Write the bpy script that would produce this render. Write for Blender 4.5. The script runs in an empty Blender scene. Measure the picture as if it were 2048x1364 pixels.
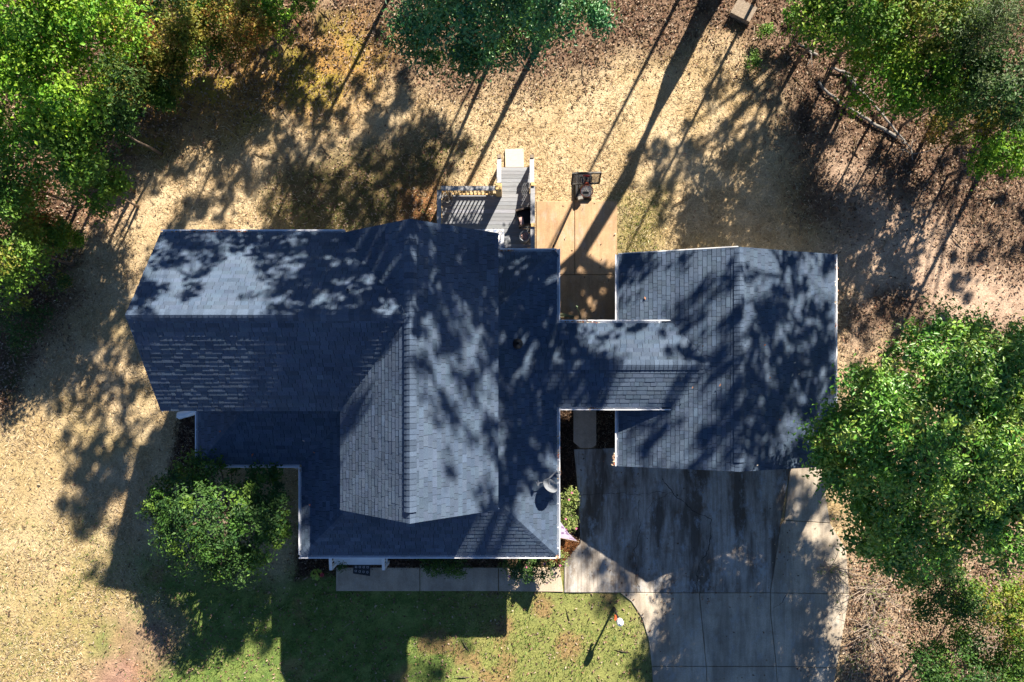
import bpy, math, random
import numpy as np
from mathutils import Vector, Matrix
random.seed(7)
S = bpy.context.scene
R = math.radians

# ------------------------------------------------------------------ camera, sky, sun, exposure
H = 27.0                                   # drone height above the yard (m)
F = 1500.0                                 # focal length in pixels of the 2048 px wide picture
cd = bpy.data.cameras.new("drone_camera")
cam = bpy.data.objects.new("drone_camera", cd)
S.collection.objects.link(cam)
cam.location = (0, 0, H)
cam.rotation_euler = (0, 0, 0)
cd.sensor_width = 36.0
cd.lens = 36.0 * F / 2048
cd.shift_y = 68.0 / 2048
cd.clip_end = 2000
S.camera = cam
SUN = Vector((0.364, 0.7225, 0.588)).normalized()      # towards the sun
w = bpy.data.worlds.new("World")
S.world = w
w.use_nodes = True
wn = w.node_tree.nodes
sky = wn.new("ShaderNodeTexSky")
sky.sky_type = 'NISHITA'
sky.sun_disc = False
sky.sun_elevation = math.asin(SUN.z)
sky.sun_rotation = math.atan2(SUN.x, SUN.y)
sky.air_density = 0.68
sky.dust_density = 0.0
sky.ozone_density = 4.0
w.node_tree.links.new(sky.outputs[0], wn["Background"].inputs[0])
wn["Background"].inputs[1].default_value = 0.05
sd = bpy.data.lights.new("sun", 'SUN')
sd.energy = 5.0
sd.angle = R(0.5)
sd.color = (1.0, 0.885, 0.735)
so = bpy.data.objects.new("sun", sd)
S.collection.objects.link(so)
so.rotation_euler = SUN.to_track_quat('Z', 'Y').to_euler()
S.view_settings.view_transform = 'Standard'
S.view_settings.look = 'None'
S.view_settings.exposure = 1.52
S.view_settings.gamma = 1.0
S.view_settings.use_curve_mapping = False
S.cycles.max_bounces = 6
S.cycles.transparent_max_bounces = 8

COL = S.collection

# ------------------------------------------------------------------ helpers
def W(px, py, z=0.0):
    """photo pixel (2048 wide) seen at height z -> point in the world"""
    k = 0.018 * (1 - z / H)
    return Vector(((px - 1024) * k, (750 - py) * k, z))

class MB:
    def __init__(s):
        s.v, s.f, s.c = [], [], []
    def vert(s, p):
        s.v.append((p[0], p[1], p[2]))
        return len(s.v) - 1
    def face(s, pts, c=None):
        i0 = len(s.v)
        for p in pts:
            s.v.append((p[0], p[1], p[2]))
        s.f.append(tuple(range(i0, i0 + len(pts))))
        if c is not None:
            while len(s.c) < i0:
                s.c.append((1, 1, 1))
            s.c.extend([c] * len(pts))
    def box(s, c, d, rz=0.0, M=None, taper=1.0):
        """box with centre c and size d"""
        M = M or Matrix.Rotation(rz, 3, 'Z')
        i = len(s.v)
        for sz in (-1, 1):
            t = taper if sz > 0 else 1
            for sx, sy in ((-1, -1), (1, -1), (1, 1), (-1, 1)):
                p = M @ Vector((sx * d[0] / 2 * t, sy * d[1] / 2 * t, sz * d[2] / 2)) + Vector(c)
                s.v.append(tuple(p))
        for q in ((3, 2, 1, 0), (4, 5, 6, 7), (0, 1, 5, 4), (1, 2, 6, 5), (2, 3, 7, 6), (3, 0, 4, 7)):
            s.f.append(tuple(i + a for a in q))
        return s
    def bar(s, a, b, w, h):
        """straight timber from a to b, w wide and h high"""
        a, b = Vector(a), Vector(b)
        d = b - a
        x = d.normalized()
        up = Vector((0, 0, 1)) if abs(x.z) < .95 else Vector((1, 0, 0))
        y = up.cross(x).normalized()
        z = x.cross(y)
        M = Matrix((x, y, z)).transposed()
        return s.box((a + b) / 2, (d.length, w, h), M=M)
    def tube(s, pts, rad, n=6, cap=True):
        pts = [Vector(p) for p in pts]
        if not isinstance(rad, (list, tuple)):
            rad = [rad] * len(pts)
        rings = []
        for i, p in enumerate(pts):
            t = (pts[min(i + 1, len(pts) - 1)] - pts[max(i - 1, 0)]).normalized()
            u = Vector((0, 0, 1)).cross(t)
            if u.length < 1e-3:
                u = Vector((1, 0, 0)).cross(t)
            u.normalize()
            v = t.cross(u)
            r = []
            for k in range(n):
                a = 2 * math.pi * k / n
                r.append(s.vert(p + (u * math.cos(a) + v * math.sin(a)) * rad[i]))
            rings.append(r)
        for a, b in zip(rings, rings[1:]):
            for k in range(n):
                s.f.append((a[k], a[(k + 1) % n], b[(k + 1) % n], b[k]))
        if cap:
            s.f.append(tuple(reversed(rings[0])))
            s.f.append(tuple(rings[-1]))
        return s
    def lathe(s, c, prof, n=20):
        c = Vector(c)
        rings = []
        for r, z in prof:
            rings.append([s.vert(c + Vector((r * math.cos(2 * math.pi * k / n), r * math.sin(2 * math.pi * k / n), z))) for k in range(n)])
        for a, b in zip(rings, rings[1:]):
            for k in range(n):
                s.f.append((a[k], a[(k + 1) % n], b[(k + 1) % n], b[k]))
        s.f.append(tuple(reversed(rings[0])))
        s.f.append(tuple(rings[-1]))
        return s
    def slab(s, poly, z0, z1, bev=0.0):
        """prism over an xy polygon (counter-clockwise)"""
        n = len(poly)
        a = sum(poly[i][0] * poly[(i + 1) % n][1] - poly[(i + 1) % n][0] * poly[i][1] for i in range(n))
        if a < 0:
            poly = list(reversed(poly))
        b = [s.vert((p[0], p[1], z0)) for p in poly]
        t = [s.vert((p[0], p[1], z1)) for p in poly]
        s.f.append(tuple(t))
        for k in range(n):
            s.f.append((b[k], b[(k + 1) % n], t[(k + 1) % n], t[k]))
        return s
    def mesh(s, name):
        me = bpy.data.meshes.new(name)
        me.from_pydata(s.v, [], s.f)
        if s.c:
            while len(s.c) < len(s.v):
                s.c.append((1, 1, 1))
            at = me.color_attributes.new("tint", 'FLOAT_COLOR', 'POINT')
            at.data.foreach_set("color", np.array([(*c, 1) for c in s.c], 'f').ravel())
        me.update()
        return me

WL = {}                                     # world location of every object made
def wl(o):
    return WL.get(o.name, Vector((0, 0, 0))) if o else Vector((0, 0, 0))
def put(o, parent=None, loc=(0, 0, 0)):
    COL.objects.link(o)
    o.parent = parent
    o.location = Vector(loc) - wl(parent)
    WL[o.name] = Vector(loc)
    return o
def obj(name, mb, mat, parent=None, smooth=False, loc=(0, 0, 0)):
    me = mb.mesh(name) if isinstance(mb, MB) else mb
    if mat:
        me.materials.clear()
        me.materials.append(mat)
    if smooth:
        me.polygons.foreach_set("use_smooth", [True] * len(me.polygons))
    return put(bpy.data.objects.new(name, me), parent, loc)
def tag(o, label=None, cat=None, group=None, kind=None):
    for k, v in (('label', label), ('category', cat), ('group', group), ('kind', kind)):
        if v:
            o[k] = v
    return o
def thing(name, label, cat, loc, group=None):
    o = bpy.data.objects.new(name, None)
    o.empty_display_size = 0.3
    put(o, None, loc)
    return tag(o, label, cat, group)
def piece(name, me, mat, parent, M):
    """an object sharing mesh me, placed by world matrix M below parent"""
    if mat and not me.materials:
        me.materials.append(mat)
    o = bpy.data.objects.new(name, me)
    COL.objects.link(o)
    o.parent = parent
    o.matrix_local = Matrix.Translation(-wl(parent)) @ M
    return o

# ------------------------------------------------------------------ materials
def newmat(name):
    m = bpy.data.materials.new(name)
    m.use_nodes = True
    nt = m.node_tree
    return m, nt, nt.nodes["Principled BSDF"], nt.nodes["Material Output"]
def node(nt, typ, **kw):
    n = nt.nodes.new(typ)
    for k, v in kw.items():
        if k.startswith('i_'):
            n.inputs[k[2:].replace('_', ' ')].default_value = v
        else:
            setattr(n, k, v)
    return n
def noise(nt, scale, detail=4, rough=.6, stretch=None, coord='Object'):
    tc = node(nt, 'ShaderNodeTexCoord')
    n = node(nt, 'ShaderNodeTexNoise')
    n.inputs['Scale'].default_value = scale
    n.inputs['Detail'].default_value = detail
    n.inputs['Roughness'].default_value = rough
    if stretch:
        mp = node(nt, 'ShaderNodeMapping')
        mp.inputs['Scale'].default_value = stretch
        nt.links.new(tc.outputs[coord], mp.inputs[0])
        nt.links.new(mp.outputs[0], n.inputs['Vector'])
    else:
        nt.links.new(tc.outputs[coord], n.inputs['Vector'])
    return n.outputs['Fac']
def ramp(nt, fac, stops):
    r = node(nt, 'ShaderNodeValToRGB')
    el = r.color_ramp.elements
    while len(el) < len(stops):
        el.new(.5)
    for e, (p, c) in zip(el, stops):
        e.position = p
        e.color = (*c, 1) if len(c) == 3 else c
    nt.links.new(fac, r.inputs[0])
    return r.outputs[0]
def mix(nt, a, b, fac, mode='MIX'):
    m = node(nt, 'ShaderNodeMixRGB', blend_type=mode)
    for s, i in ((fac, 0), (a, 1), (b, 2)):
        if isinstance(s, (int, float)):
            m.inputs[i].default_value = s
        elif isinstance(s, tuple):
            m.inputs[i].default_value = (*s, 1)
        else:
            nt.links.new(s, m.inputs[i])
    return m.outputs[0]
def attr(nt, name='tint'):
    a = node(nt, 'ShaderNodeAttribute', attribute_name=name)
    return a.outputs['Color']
def bump(nt, bs, h, strength=.3, dist=.02):
    b = node(nt, 'ShaderNodeBump')
    b.inputs['Strength'].default_value = strength
    b.inputs['Distance'].default_value = dist
    nt.links.new(h, b.inputs['Height'])
    nt.links.new(b.outputs[0], bs.inputs['Normal'])
def simple(name, col, rough=.6, var=.25, scale=9, metal=0.0, stretch=None, tint=False, bmp=.15, spec=.5):
    m, nt, bs, out = newmat(name)
    n = noise(nt, scale, 5, .65, stretch)
    lo = tuple(c * (1 - var) for c in col)
    hi = tuple(min(1, c * (1 + var)) for c in col)
    c = ramp(nt, n, [(.3, lo), (.7, hi)])
    if tint:
        c = mix(nt, c, attr(nt), 1.0, 'MULTIPLY')
    nt.links.new(c, bs.inputs['Base Color'])
    bs.inputs['Roughness'].default_value = rough
    bs.inputs['Metallic'].default_value = metal
    bs.inputs['Specular IOR Level'].default_value = spec
    if bmp:
        bump(nt, bs, n, bmp)
    return m

def leafmat(name, trans=.3, rough=.5, spec=.3):
    m, nt, bs, out = newmat(name)
    c = attr(nt)
    nt.links.new(c, bs.inputs['Base Color'])
    bs.inputs['Roughness'].default_value = rough
    bs.inputs['Specular IOR Level'].default_value = spec
    t = node(nt, 'ShaderNodeBsdfTranslucent')
    g = mix(nt, c, (1.25, 1.15, .55), 1.0, 'MULTIPLY')
    nt.links.new(g, t.inputs[0])
    mx = node(nt, 'ShaderNodeMixShader')
    mx.inputs[0].default_value = trans
    nt.links.new(bs.outputs[0], mx.inputs[1])
    nt.links.new(t.outputs[0], mx.inputs[2])
    nt.links.new(mx.outputs[0], out.inputs[0])
    return m

def groundmat():
    m, nt, bs, out = newmat('ground_soil')
    n1 = noise(nt, 14, 6, .7)
    n2 = noise(nt, 70, 3, .7)
    c = mix(nt, attr(nt), ramp(nt, n1, [(.3, (.62, .6, .57)), (.7, (1.3, 1.28, 1.22))]), 1.0, 'MULTIPLY')
    c = mix(nt, c, ramp(nt, n2, [(.3, (.48, .46, .43)), (.7, (1.52, 1.49, 1.44))]), 1.0, 'MULTIPLY')
    nt.links.new(c, bs.inputs['Base Color'])
    bs.inputs['Roughness'].default_value = 1
    bs.inputs['Specular IOR Level'].default_value = .1
    bump(nt, bs, n1, .7, .06)
    return m

def concrete(name, col, stain=0.0, dark=(.075, .058, .044)):
    m, nt, bs, out = newmat(name)
    def scaled(f, v):
        k = node(nt, 'ShaderNodeMath', operation='MULTIPLY')
        nt.links.new(f, k.inputs[0])
        k.inputs[1].default_value = v
        return k.outputs[0]
    a = noise(nt, 1.1, 7, .68)
    b = noise(nt, 30, 4, .7)
    c = ramp(nt, a, [(.3, tuple(x * .72 for x in col)), (.7, tuple(min(1, x * 1.18) for x in col))])
    c = mix(nt, c, ramp(nt, b, [(.3, (.8, .79, .78)), (.7, (1.16, 1.16, 1.17))]), 1.0, 'MULTIPLY')
    if stain:
        broad = ramp(nt, noise(nt, 1.0, 5, .62, (1.15, .24, 1)), [(.41, (1, 1, 1)), (.58, (.05, .05, .05))])
        c = mix(nt, c, dark, scaled(broad, stain * .85))
        fine = ramp(nt, noise(nt, 1.0, 7, .72, (7.5, .5, 1)), [(.40, (1, 1, 1)), (.52, (0, 0, 0))])
        c = mix(nt, c, (.085, .062, .045), scaled(fine, stain * .42))
        chalk = ramp(nt, noise(nt, 1.0, 8, .78, (2.2, 1.1, 1)), [(.52, (0, 0, 0)), (.66, (1, 1, 1))])
        c = mix(nt, c, (.44, .475, .50), scaled(chalk, stain * .7))
        blot = ramp(nt, noise(nt, 1.7, 6, .7), [(.56, (0, 0, 0)), (.68, (1, 1, 1))])
        c = mix(nt, c, (.14, .09, .055), scaled(blot, stain * .65))
        spot = ramp(nt, noise(nt, 7, 3, .6), [(.70, (0, 0, 0)), (.74, (1, 1, 1))])
        c = mix(nt, c, (.05, .045, .04), scaled(spot, stain * .7))
    nt.links.new(c, bs.inputs['Base Color'])
    bs.inputs['Roughness'].default_value = .85
    bs.inputs['Specular IOR Level'].default_value = .2
    bump(nt, bs, b, .25, .006)
    return m

M_ground = groundmat()
M_shingle = simple('asphalt_shingle', (.068, .098, .150), .9, .25, 60, tint=True, bmp=.3, spec=.05)
def weather(m):
    nt = m.node_tree
    bs = nt.nodes["Principled BSDF"]
    src = bs.inputs['Base Color'].links[0].from_socket
    a = ramp(nt, noise(nt, .8, 5, .65), [(.3, (.8, .82, .85)), (.7, (1.16, 1.14, 1.1))])
    b = ramp(nt, noise(nt, 160, 2, .6), [(.3, (.7, .7, .7)), (.7, (1.32, 1.32, 1.3))])
    nt.links.new(mix(nt, mix(nt, src, a, 1.0, 'MULTIPLY'), b, 1.0, 'MULTIPLY'), bs.inputs['Base Color'])
weather(M_shingle)
M_under = simple('roof_felt', (.012, .014, .018), .95, .2, bmp=0)
M_white = simple('white_paint', (.78, .80, .82), .45, .06, 6, bmp=.05)
M_gutter = simple('white_gutter_metal', (.74, .78, .84), .4, .1, 3, bmp=.03)
M_siding = simple('grey_siding', (.25, .26, .28), .6, .06, 5, bmp=.05)
M_drive = concrete('stained_concrete', (.48, .445, .395), 1.0)
M_drive2 = concrete('driveway_concrete', (.52, .46, .37), .5)
M_walk = concrete('walkway_concrete', (.52, .43, .33), .25)
M_patio = concrete('tan_concrete', (.50, .34, .20), .4, (.26, .17, .10))
M_crack = simple('crack_dirt', (.03, .026, .022), .95, .3, bmp=0)
M_deck = simple('weathered_deck_wood', (.23, .25, .28), .8, .2, 3, stretch=(1.2, 18, 18), tint=True, bmp=.2)
M_rail = simple('weathered_rail_wood', (.30, .31, .33), .75, .25, 3, stretch=(2, 6, 6), bmp=.1)
M_newwood = simple('new_yellow_timber', (.55, .38, .17), .7, .2, 4, stretch=(2, 6, 6), bmp=.1)
M_ply = simple('pale_plywood', (.58, .50, .39), .7, .12, 3, stretch=(2, 9, 9), bmp=.1)
M_oldwood = simple('weathered_planks', (.24, .195, .15), .9, .5, 4, stretch=(3, 14, 14), bmp=.3)
M_bark = simple('bark', (.13, .10, .075), .95, .4, 14, stretch=(1, 1, .25), bmp=.5)
M_palebark = simple('pale_dead_wood', (.21, .20, .185), .9, .4, 9, bmp=.4)
M_twig = simple('grey_twig', (.33, .27, .22), .9, .3, 9, bmp=.2)
M_black = simple('black_plastic', (.02, .021, .024), .45, .2, 8, bmp=.05)
M_dkwicker = simple('dark_wicker', (.05, .032, .024), .6, .4, 60, bmp=.4)
M_cushion = simple('black_cushion', (.018, .018, .02), .85, .3, 20)
M_pink = simple('pink_cloth', (.55, .36, .34), .8, .1, 10)
M_greymetal = simple('grey_metal', (.30, .33, .37), .45, .12, 6, metal=.3)
M_dish = simple('grey_dish_paint', (.19, .21, .24), .45, .06, 4, bmp=.02)
M_orange = simple('orange_rim_paint', (.62, .10, .035), .45, .12, 8, bmp=.03)
M_redpaint = simple('red_paint', (.55, .03, .03), .5, .1, 8)
M_net = simple('white_net_cord', (.72, .72, .74), .8, .1, 20, bmp=0)
M_stone = simple('pink_lava_stone', (.58, .40, .36), .9, .3, 30, tint=True)
M_hose = simple('green_rubber', (.10, .15, .09), .5, .2, 12, bmp=0)
M_glass = simple('lamp_glass', (.5, .52, .54), .15, .05, 4, bmp=0)
M_leaf = leafmat('broad_leaf')
M_gloss = leafmat('glossy_leaf', .22, .38, .5)
M_dryleaf = leafmat('dry_leaf', .15, .8, .15)
M_straw = leafmat('dry_straw', .2, .75, .2)
M_petal = simple('pink_petal', (.62, .16, .30), .6, .2, 30, bmp=0)
M_greenpot = simple('red_pot', (.42, .05, .06), .5, .2, 8)

def boardmat():
    m, nt, bs, out = newmat('backboard_plastic')
    bs.inputs['Base Color'].default_value = (.55, .5, .44, 1)
    bs.inputs['Roughness'].default_value = .12
    t = node(nt, 'ShaderNodeBsdfTransparent')
    t.inputs[0].default_value = (.86, .84, .8, 1)
    mx = node(nt, 'ShaderNodeMixShader')
    mx.inputs[0].default_value = .7
    nt.links.new(bs.outputs[0], mx.inputs[1])
    nt.links.new(t.outputs[0], mx.inputs[2])
    nt.links.new(mx.outputs[0], out.inputs[0])
    return m
M_board = boardmat()

def rugmat():
    m, nt, bs, out = newmat('blue_white_rug')
    n = noise(nt, 9, 5, .75)
    n2 = noise(nt, 3, 2, .5)
    c = ramp(nt, n, [(.46, (.10, .17, .33)), (.52, (.74, .75, .77))])
    c = mix(nt, c, (.78, .78, .78), ramp(nt, n2, [(.4, (.05, .05, .05)), (.62, (.6, .6, .6))]))
    nt.links.new(c, bs.inputs['Base Color'])
    bs.inputs['Roughness'].default_value = .95
    return m
M_rug = rugmat()
def flagmat():
    m, nt, bs, out = newmat('printed_flag_cloth')
    tc = node(nt, 'ShaderNodeTexCoord')
    v = node(nt, 'ShaderNodeTexVoronoi')
    v.distance = 'CHEBYCHEV'
    v.inputs['Scale'].default_value = 6.5
    nt.links.new(tc.outputs['Object'], v.inputs['Vector'])
    c = ramp(nt, v.outputs['Distance'], [(.22, (.10, .06, .14)), (.32, (.20, .16, .25)), (.42, (.27, .24, .35))])
    c = mix(nt, c, (.26, .24, .33), ramp(nt, noise(nt, 5, 2), [(.5, (0, 0, 0)), (.65, (.6, .6, .6))]))
    nt.links.new(c, bs.inputs['Base Color'])
    bs.inputs['Roughness'].default_value = .8
    return m
M_flag = flagmat()

# ------------------------------------------------------------------ value noise for scattering and ground colour
_r = np.random.default_rng(11)
_G = [_r.random((257, 257)) for _ in range(6)]
def vnoise(x, y, scale, seed=0):
    g = _G[seed % 6]
    u, v = x * scale + 37.3 + seed * 11, y * scale + 91.7 + seed * 7
    iu, iv = np.floor(u).astype(int), np.floor(v).astype(int)
    fu, fv = u - iu, v - iv
    fu, fv = fu * fu * (3 - 2 * fu), fv * fv * (3 - 2 * fv)
    a, b = iu % 256, iv % 256
    a1, b1 = (a + 1) % 256, (b + 1) % 256
    return (g[a, b] * (1 - fu) + g[a1, b] * fu) * (1 - fv) + (g[a, b1] * (1 - fu) + g[a1, b1] * fu) * fv
def fbm(x, y, scale, seed=0, oct=4):
    t, amp, s = 0, .5, scale
    for o in range(oct):
        t = t + amp * vnoise(x, y, s, seed + o)
        amp *= .5
        s *= 2.03
    return t / (1 - .5 ** oct)
def sdist(px, py, poly):
    """signed distance in pixels to a polygon, positive inside"""
    d = np.full(px.shape, 1e9)
    ins = np.zeros(px.shape, bool)
    n = len(poly)
    for i in range(n):
        ax, ay = poly[i]
        bx, by = poly[(i + 1) % n]
        dx, dy = bx - ax, by - ay
        t = np.clip(((px - ax) * dx + (py - ay) * dy) / (dx * dx + dy * dy), 0, 1)
        d = np.minimum(d, np.hypot(px - ax - t * dx, py - ay - t * dy))
        c = ((ay > py) != (by > py))
        with np.errstate(divide='ignore', invalid='ignore'):
            xi = (bx - ax) * (py - ay) / (by - ay if by != ay else 1e-9) + ax
        ins ^= c & (px < xi)
    return np.where(ins, d, -d)
def weight(x, y, poly, soft=30, amp=60, scale=.5, seed=0):
    px, py = x / .018 + 1024, 750 - y / .018
    d = sdist(px, py, poly) + (fbm(x, y, scale, seed) - .5) * 2 * amp
    t = np.clip(d / soft * .5 + .5, 0, 1)
    return t * t * (3 - 2 * t)

Z = {
 'litter_left': [(-900, -900), (640, -900), (640, 80), (520, 130), (400, 190), (300, 290), (245, 370), (200, 450), (130, 560), (90, 700), (30, 820), (-60, 900), (-900, 900)],
 'litter_back': [(600, -900), (640, 50), (760, 150), (900, 185), (1040, 150), (1200, 130), (1330, 115), (1440, 85), (1530, 150), (1570, 260), (1620, 400), (1690, 470), (1700, 560), (1690, 690), (2100, 690), (3200, 690), (3200, -900)],
 'dirt_right': [(1690, 330), (1780, 400), (1900, 470), (2048, 540), (2300, 600), (2300, 700), (1900, 650), (1780, 590), (1690, 760), (1680, 560), (1660, 520), (1700, 430)],
 'moss': [(300, 120), (700, 60), (790, 110), (760, 190), (600, 250), (420, 270), (330, 340), (250, 300)],
 'behind': [(570, 330), (720, 300), (860, 260), (960, 290), (900, 350), (880, 480), (550, 480), (540, 400)],
 'redsoil': [(820, 380), (885, 380), (885, 470), (800, 450)],
 'patiograss': [(1236, 395), (1330, 370), (1320, 440), (1300, 510), (1236, 520)],
 'lawn': [(290, 1130), (660, 1120), (1260, 1120), (1330, 1300), (1330, 1900), (150, 1900), (230, 1300), (300, 1200)],
 'lawn_left': [(-900, 1120), (80, 1080), (200, 1120), (260, 1200), (220, 1900), (-900, 1900)],
 'dirt_left': [(235, 1222), (300, 1212), (335, 1245), (320, 1310), (305, 1364), (260, 1430), (150, 1430), (215, 1300)],
 'mulch_right': [(1670, 1110), (1750, 1000), (2100, 900), (3200, 690), (3200, 1900), (1600, 1900), (1680, 1330)],
 'bed_side': [(1100, 780), (1152, 780), (1158, 1000), (1162, 1085), (1140, 1125), (1100, 1140)],
 'pine_straw': [(1112, 1072), (1152, 1082), (1150, 1105), (1128, 1130), (1100, 1120)],
 'bed_garage': [(1188, 780), (1260, 780), (1240, 905), (1188, 900)],
 'bed_front': [(600, 1060), (1140, 1060), (1135, 1130), (1100, 1150), (900, 1143), (760, 1140), (660, 1150), (590, 1160)],
 'bed_left': [(362, 838), (400, 815), (420, 950), (340, 950)],
 'redspot': [(180, 385), (225, 370), (260, 400), (220, 440), (180, 450)],
}
def ground_colour(x, y):
    n = fbm(x, y, .35, 1)
    n2 = fbm(x, y, 1.6, 2)
    n3 = fbm(x, y, 4.5, 3)
    def mixc(a, b, t):
        a, b = np.asarray(a, float), np.asarray(b, float)
        return a * (1 - t[:, None]) + b * t[:, None]
    st = lambda v, a, b: np.clip((v - a) / (b - a), 0, 1)
    c = mixc((.55, .46, .325), (.44, .345, .22), st(n2, .3, .7))
    c = mixc(c, (.32, .26, .12), st(n, .55, .8) * .6)
    def lay(k, col, col2, soft=30, amp=60, scale=.5, seed=0, op=1.0):
        nonlocal c
        t = weight(x, y, Z[k], soft, amp, scale, seed) * op
        cc = mixc(col, col2, st(n3, .35, .65))
        c = c * (1 - t[:, None]) + cc * t[:, None]
    lay('litter_left', (.17, .11, .075), (.10, .066, .05), 40, 50, .6, 1)
    lay('litter_back', (.21, .148, .112), (.12, .083, .065), 60, 60, .7, 2)
    lay('moss', (.40, .25, .09), (.24, .16, .06), 60, 70, .5, 3)
    lay('behind', (.19, .15, .075), (.10, .095, .04), 60, 60, .5, 4, .9)
    lay('redsoil', (.30, .14, .07), (.2, .1, .055), 30, 30, .8, 1, .8)
    lay('dirt_right', (.55, .44, .36), (.42, .32, .26), 70, 70, .6, 5, .9)
    lay('redspot', (.45, .27, .20), (.35, .2, .15), 40, 30, .8, 0, .8)
    lay('patiograss', (.24, .22, .09), (.14, .15, .05), 40, 40, .8, 2, .8)
    lay('lawn_left', (.40, .33, .17), (.27, .26, .11), 160, 120, .3, 3, .8)
    lay('lawn', (.17, .25, .07), (.085, .165, .04), 70, 60, .5, 4, .95)
    lay('dirt_left', (.42, .26, .225), (.30, .18, .16), 60, 50, .6, 2, .9)
    lay('mulch_right', (.37, .295, .225), (.23, .17, .125), 40, 40, .7, 1)
    lay('bed_side', (.075, .048, .034), (.045, .03, .022), 8, 8, 1.5, 2)
    lay('bed_garage', (.075, .048, .034), (.045, .03, .022), 8, 4, 1.5, 2)
    lay('bed_front', (.10, .065, .05), (.06, .042, .03), 14, 12, 1.5, 3)
    lay('bed_left', (.15, .095, .08), (.09, .06, .05), 10, 8, 1.5, 3)
    lay('pine_straw', (.42, .19, .08), (.3, .13, .06), 10, 8, 2, 4)
    patch = fbm(x, y, .8, 5)
    gl = weight(x, y, Z['litter_left'], 40, 50, .6, 1)
    c = mixc(c, (.07, .11, .03), gl * st(patch, .55, .7) * .6)
    ms = weight(x, y, Z['moss'], 60, 70, .5, 3)
    c = mixc(c, (.30, .27, .05), ms * st(patch, .52, .66) * .7)
    lw = weight(x, y, Z['lawn'], 70, 60, .5, 4)
    px = x / .018 + 1024
    c = mixc(c, (.31, .28, .12), lw * st(px + (n - .5) * 500, 820, 1000) * .4)
    c = mixc(c, (.30, .17, .11), lw * st(patch, .62, .72) * .6)
    return np.clip(c, 0, 1)

# ------------------------------------------------------------------ ground
def build_ground():
    st = .12
    xs = np.arange(-23, 23.01, st)
    ys = np.arange(-16, 21.01, st)
    far = [60.0, 200.0, 600.0]
    X = np.concatenate([[-f for f in far[::-1]], xs, far])
    Y = np.concatenate([[-f for f in far[::-1]], ys, far])
    gx, gy = np.meshgrid(X, Y)
    x, y = gx.ravel(), gy.ravel()
    z = (fbm(x, y, 1.3, 2) - .5) * .05 + (fbm(x, y, 5, 3, 2) - .5) * .025 - .012
    nx, ny = len(X), len(Y)
    v = np.stack([x, y, z], 1).astype('f')
    i = (np.arange(ny - 1)[:, None] * nx + np.arange(nx - 1)[None]).ravel()
    f = np.stack([i, i + 1, i + nx + 1, i + nx], 1)
    me = raw_mesh('ground', v, f, ground_colour(np.clip(x, -40, 40), np.clip(y, -40, 40)))
    o = obj('ground', me, M_ground, None, True)
    tag(o, 'dry autumn yard with straw, leaf litter and green lawn', 'ground', kind='structure')
def raw_mesh(name, v, f, col=None):
    me = bpy.data.meshes.new(name)
    n, k = f.shape
    me.vertices.add(len(v))
    me.vertices.foreach_set('co', np.ascontiguousarray(v, 'f').ravel())
    me.loops.add(n * k)
    me.loops.foreach_set('vertex_index', np.ascontiguousarray(f, 'i').ravel())
    me.polygons.add(n)
    me.polygons.foreach_set('loop_start', np.arange(0, n * k, k, dtype='i'))
    me.update(calc_edges=True)
    if col is not None:
        a = me.color_attributes.new('tint', 'FLOAT_COLOR', 'POINT')
        cc = np.ones((len(v), 4), 'f')
        cc[:, :3] = col
        a.data.foreach_set('color', cc.ravel())
    return me
build_ground()

# ------------------------------------------------------------------ scattered ground cover
def unit(a):
    return a / np.maximum(np.linalg.norm(a, axis=1, keepdims=True), 1e-9)
def leaf_arrays(c, nrm, length, width, rng, fold=.25):
    """folded four-cornered leaves: verts, faces"""
    n = len(c)
    t = unit(np.cross(nrm, rng.normal(size=(n, 3))))
    b = np.cross(nrm, t)
    L, Wd = length[:, None], width[:, None]
    v = np.empty((n, 4, 3))
    v[:, 0] = c - t * L * .5
    v[:, 1] = c + b * Wd * .5 + nrm * Wd * fold + t * L * .05
    v[:, 2] = c + t * L * .5 - nrm * L * .12
    v[:, 3] = c - b * Wd * .5 + nrm * Wd * fold + t * L * .05
    i = np.arange(n)[:, None] * 4
    f = np.concatenate([i + np.array([[0, 2, 1]]), i + np.array([[0, 3, 2]])])
    return v.reshape(-1, 3), f
SOLID = []                                  # xy rectangles kept clear of ground cover
def clear(x, y):
    ok = np.ones(len(x), bool)
    px, py = x / .018 + 1024, 750 - y / .018
    for p in SOLID:
        ok &= sdist(px, py, p) < 0
    return ok
DRIVE = [(1147, 898), (1228, 895), (1640, 925), (1662, 1050), (1695, 1110), (1697, 1190), (1672, 1335), (1650, 1480), (1312, 1480), (1303, 1335), (1297, 1280), (1283, 1235), (1262, 1203), (1240, 1184), (672, 1182), (672, 1142), (1125, 1130), (1160, 1086)]
SOLID += [DRIVE, [(1072, 400), (1235, 400), (1230, 660), (1110, 660), (1072, 500)], [(1146, 660), (1193, 660), (1193, 898), (1146, 898)],
          [(700, 480), (1090, 400), (1090, 500), (1115, 640), (1115, 815), (1100, 1070), (640, 1070), (640, 900), (430, 900), (430, 500)], [(1240, 540), (1600, 540), (1600, 900), (1240, 900)]]
def scatter(name, label, cat, n, box, zone, mat, mk, seed, zoff=.015):
    rng = np.random.default_rng(seed)
    x = rng.uniform(box[0], box[1], n)
    y = rng.uniform(box[2], box[3], n)
    ok = clear(x, y)
    x, y = x[ok], y[ok]
    p = zone(x, y)
    ok = rng.random(len(x)) < p
    x, y = x[ok], y[ok]
    z = np.full(len(x), zoff)
    v, f, c = mk(x, y, z, rng)
    o = obj(name, raw_mesh(name, v, f, c), mat)
    tag(o, label, cat, kind='stuff')
    return len(f)
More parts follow.
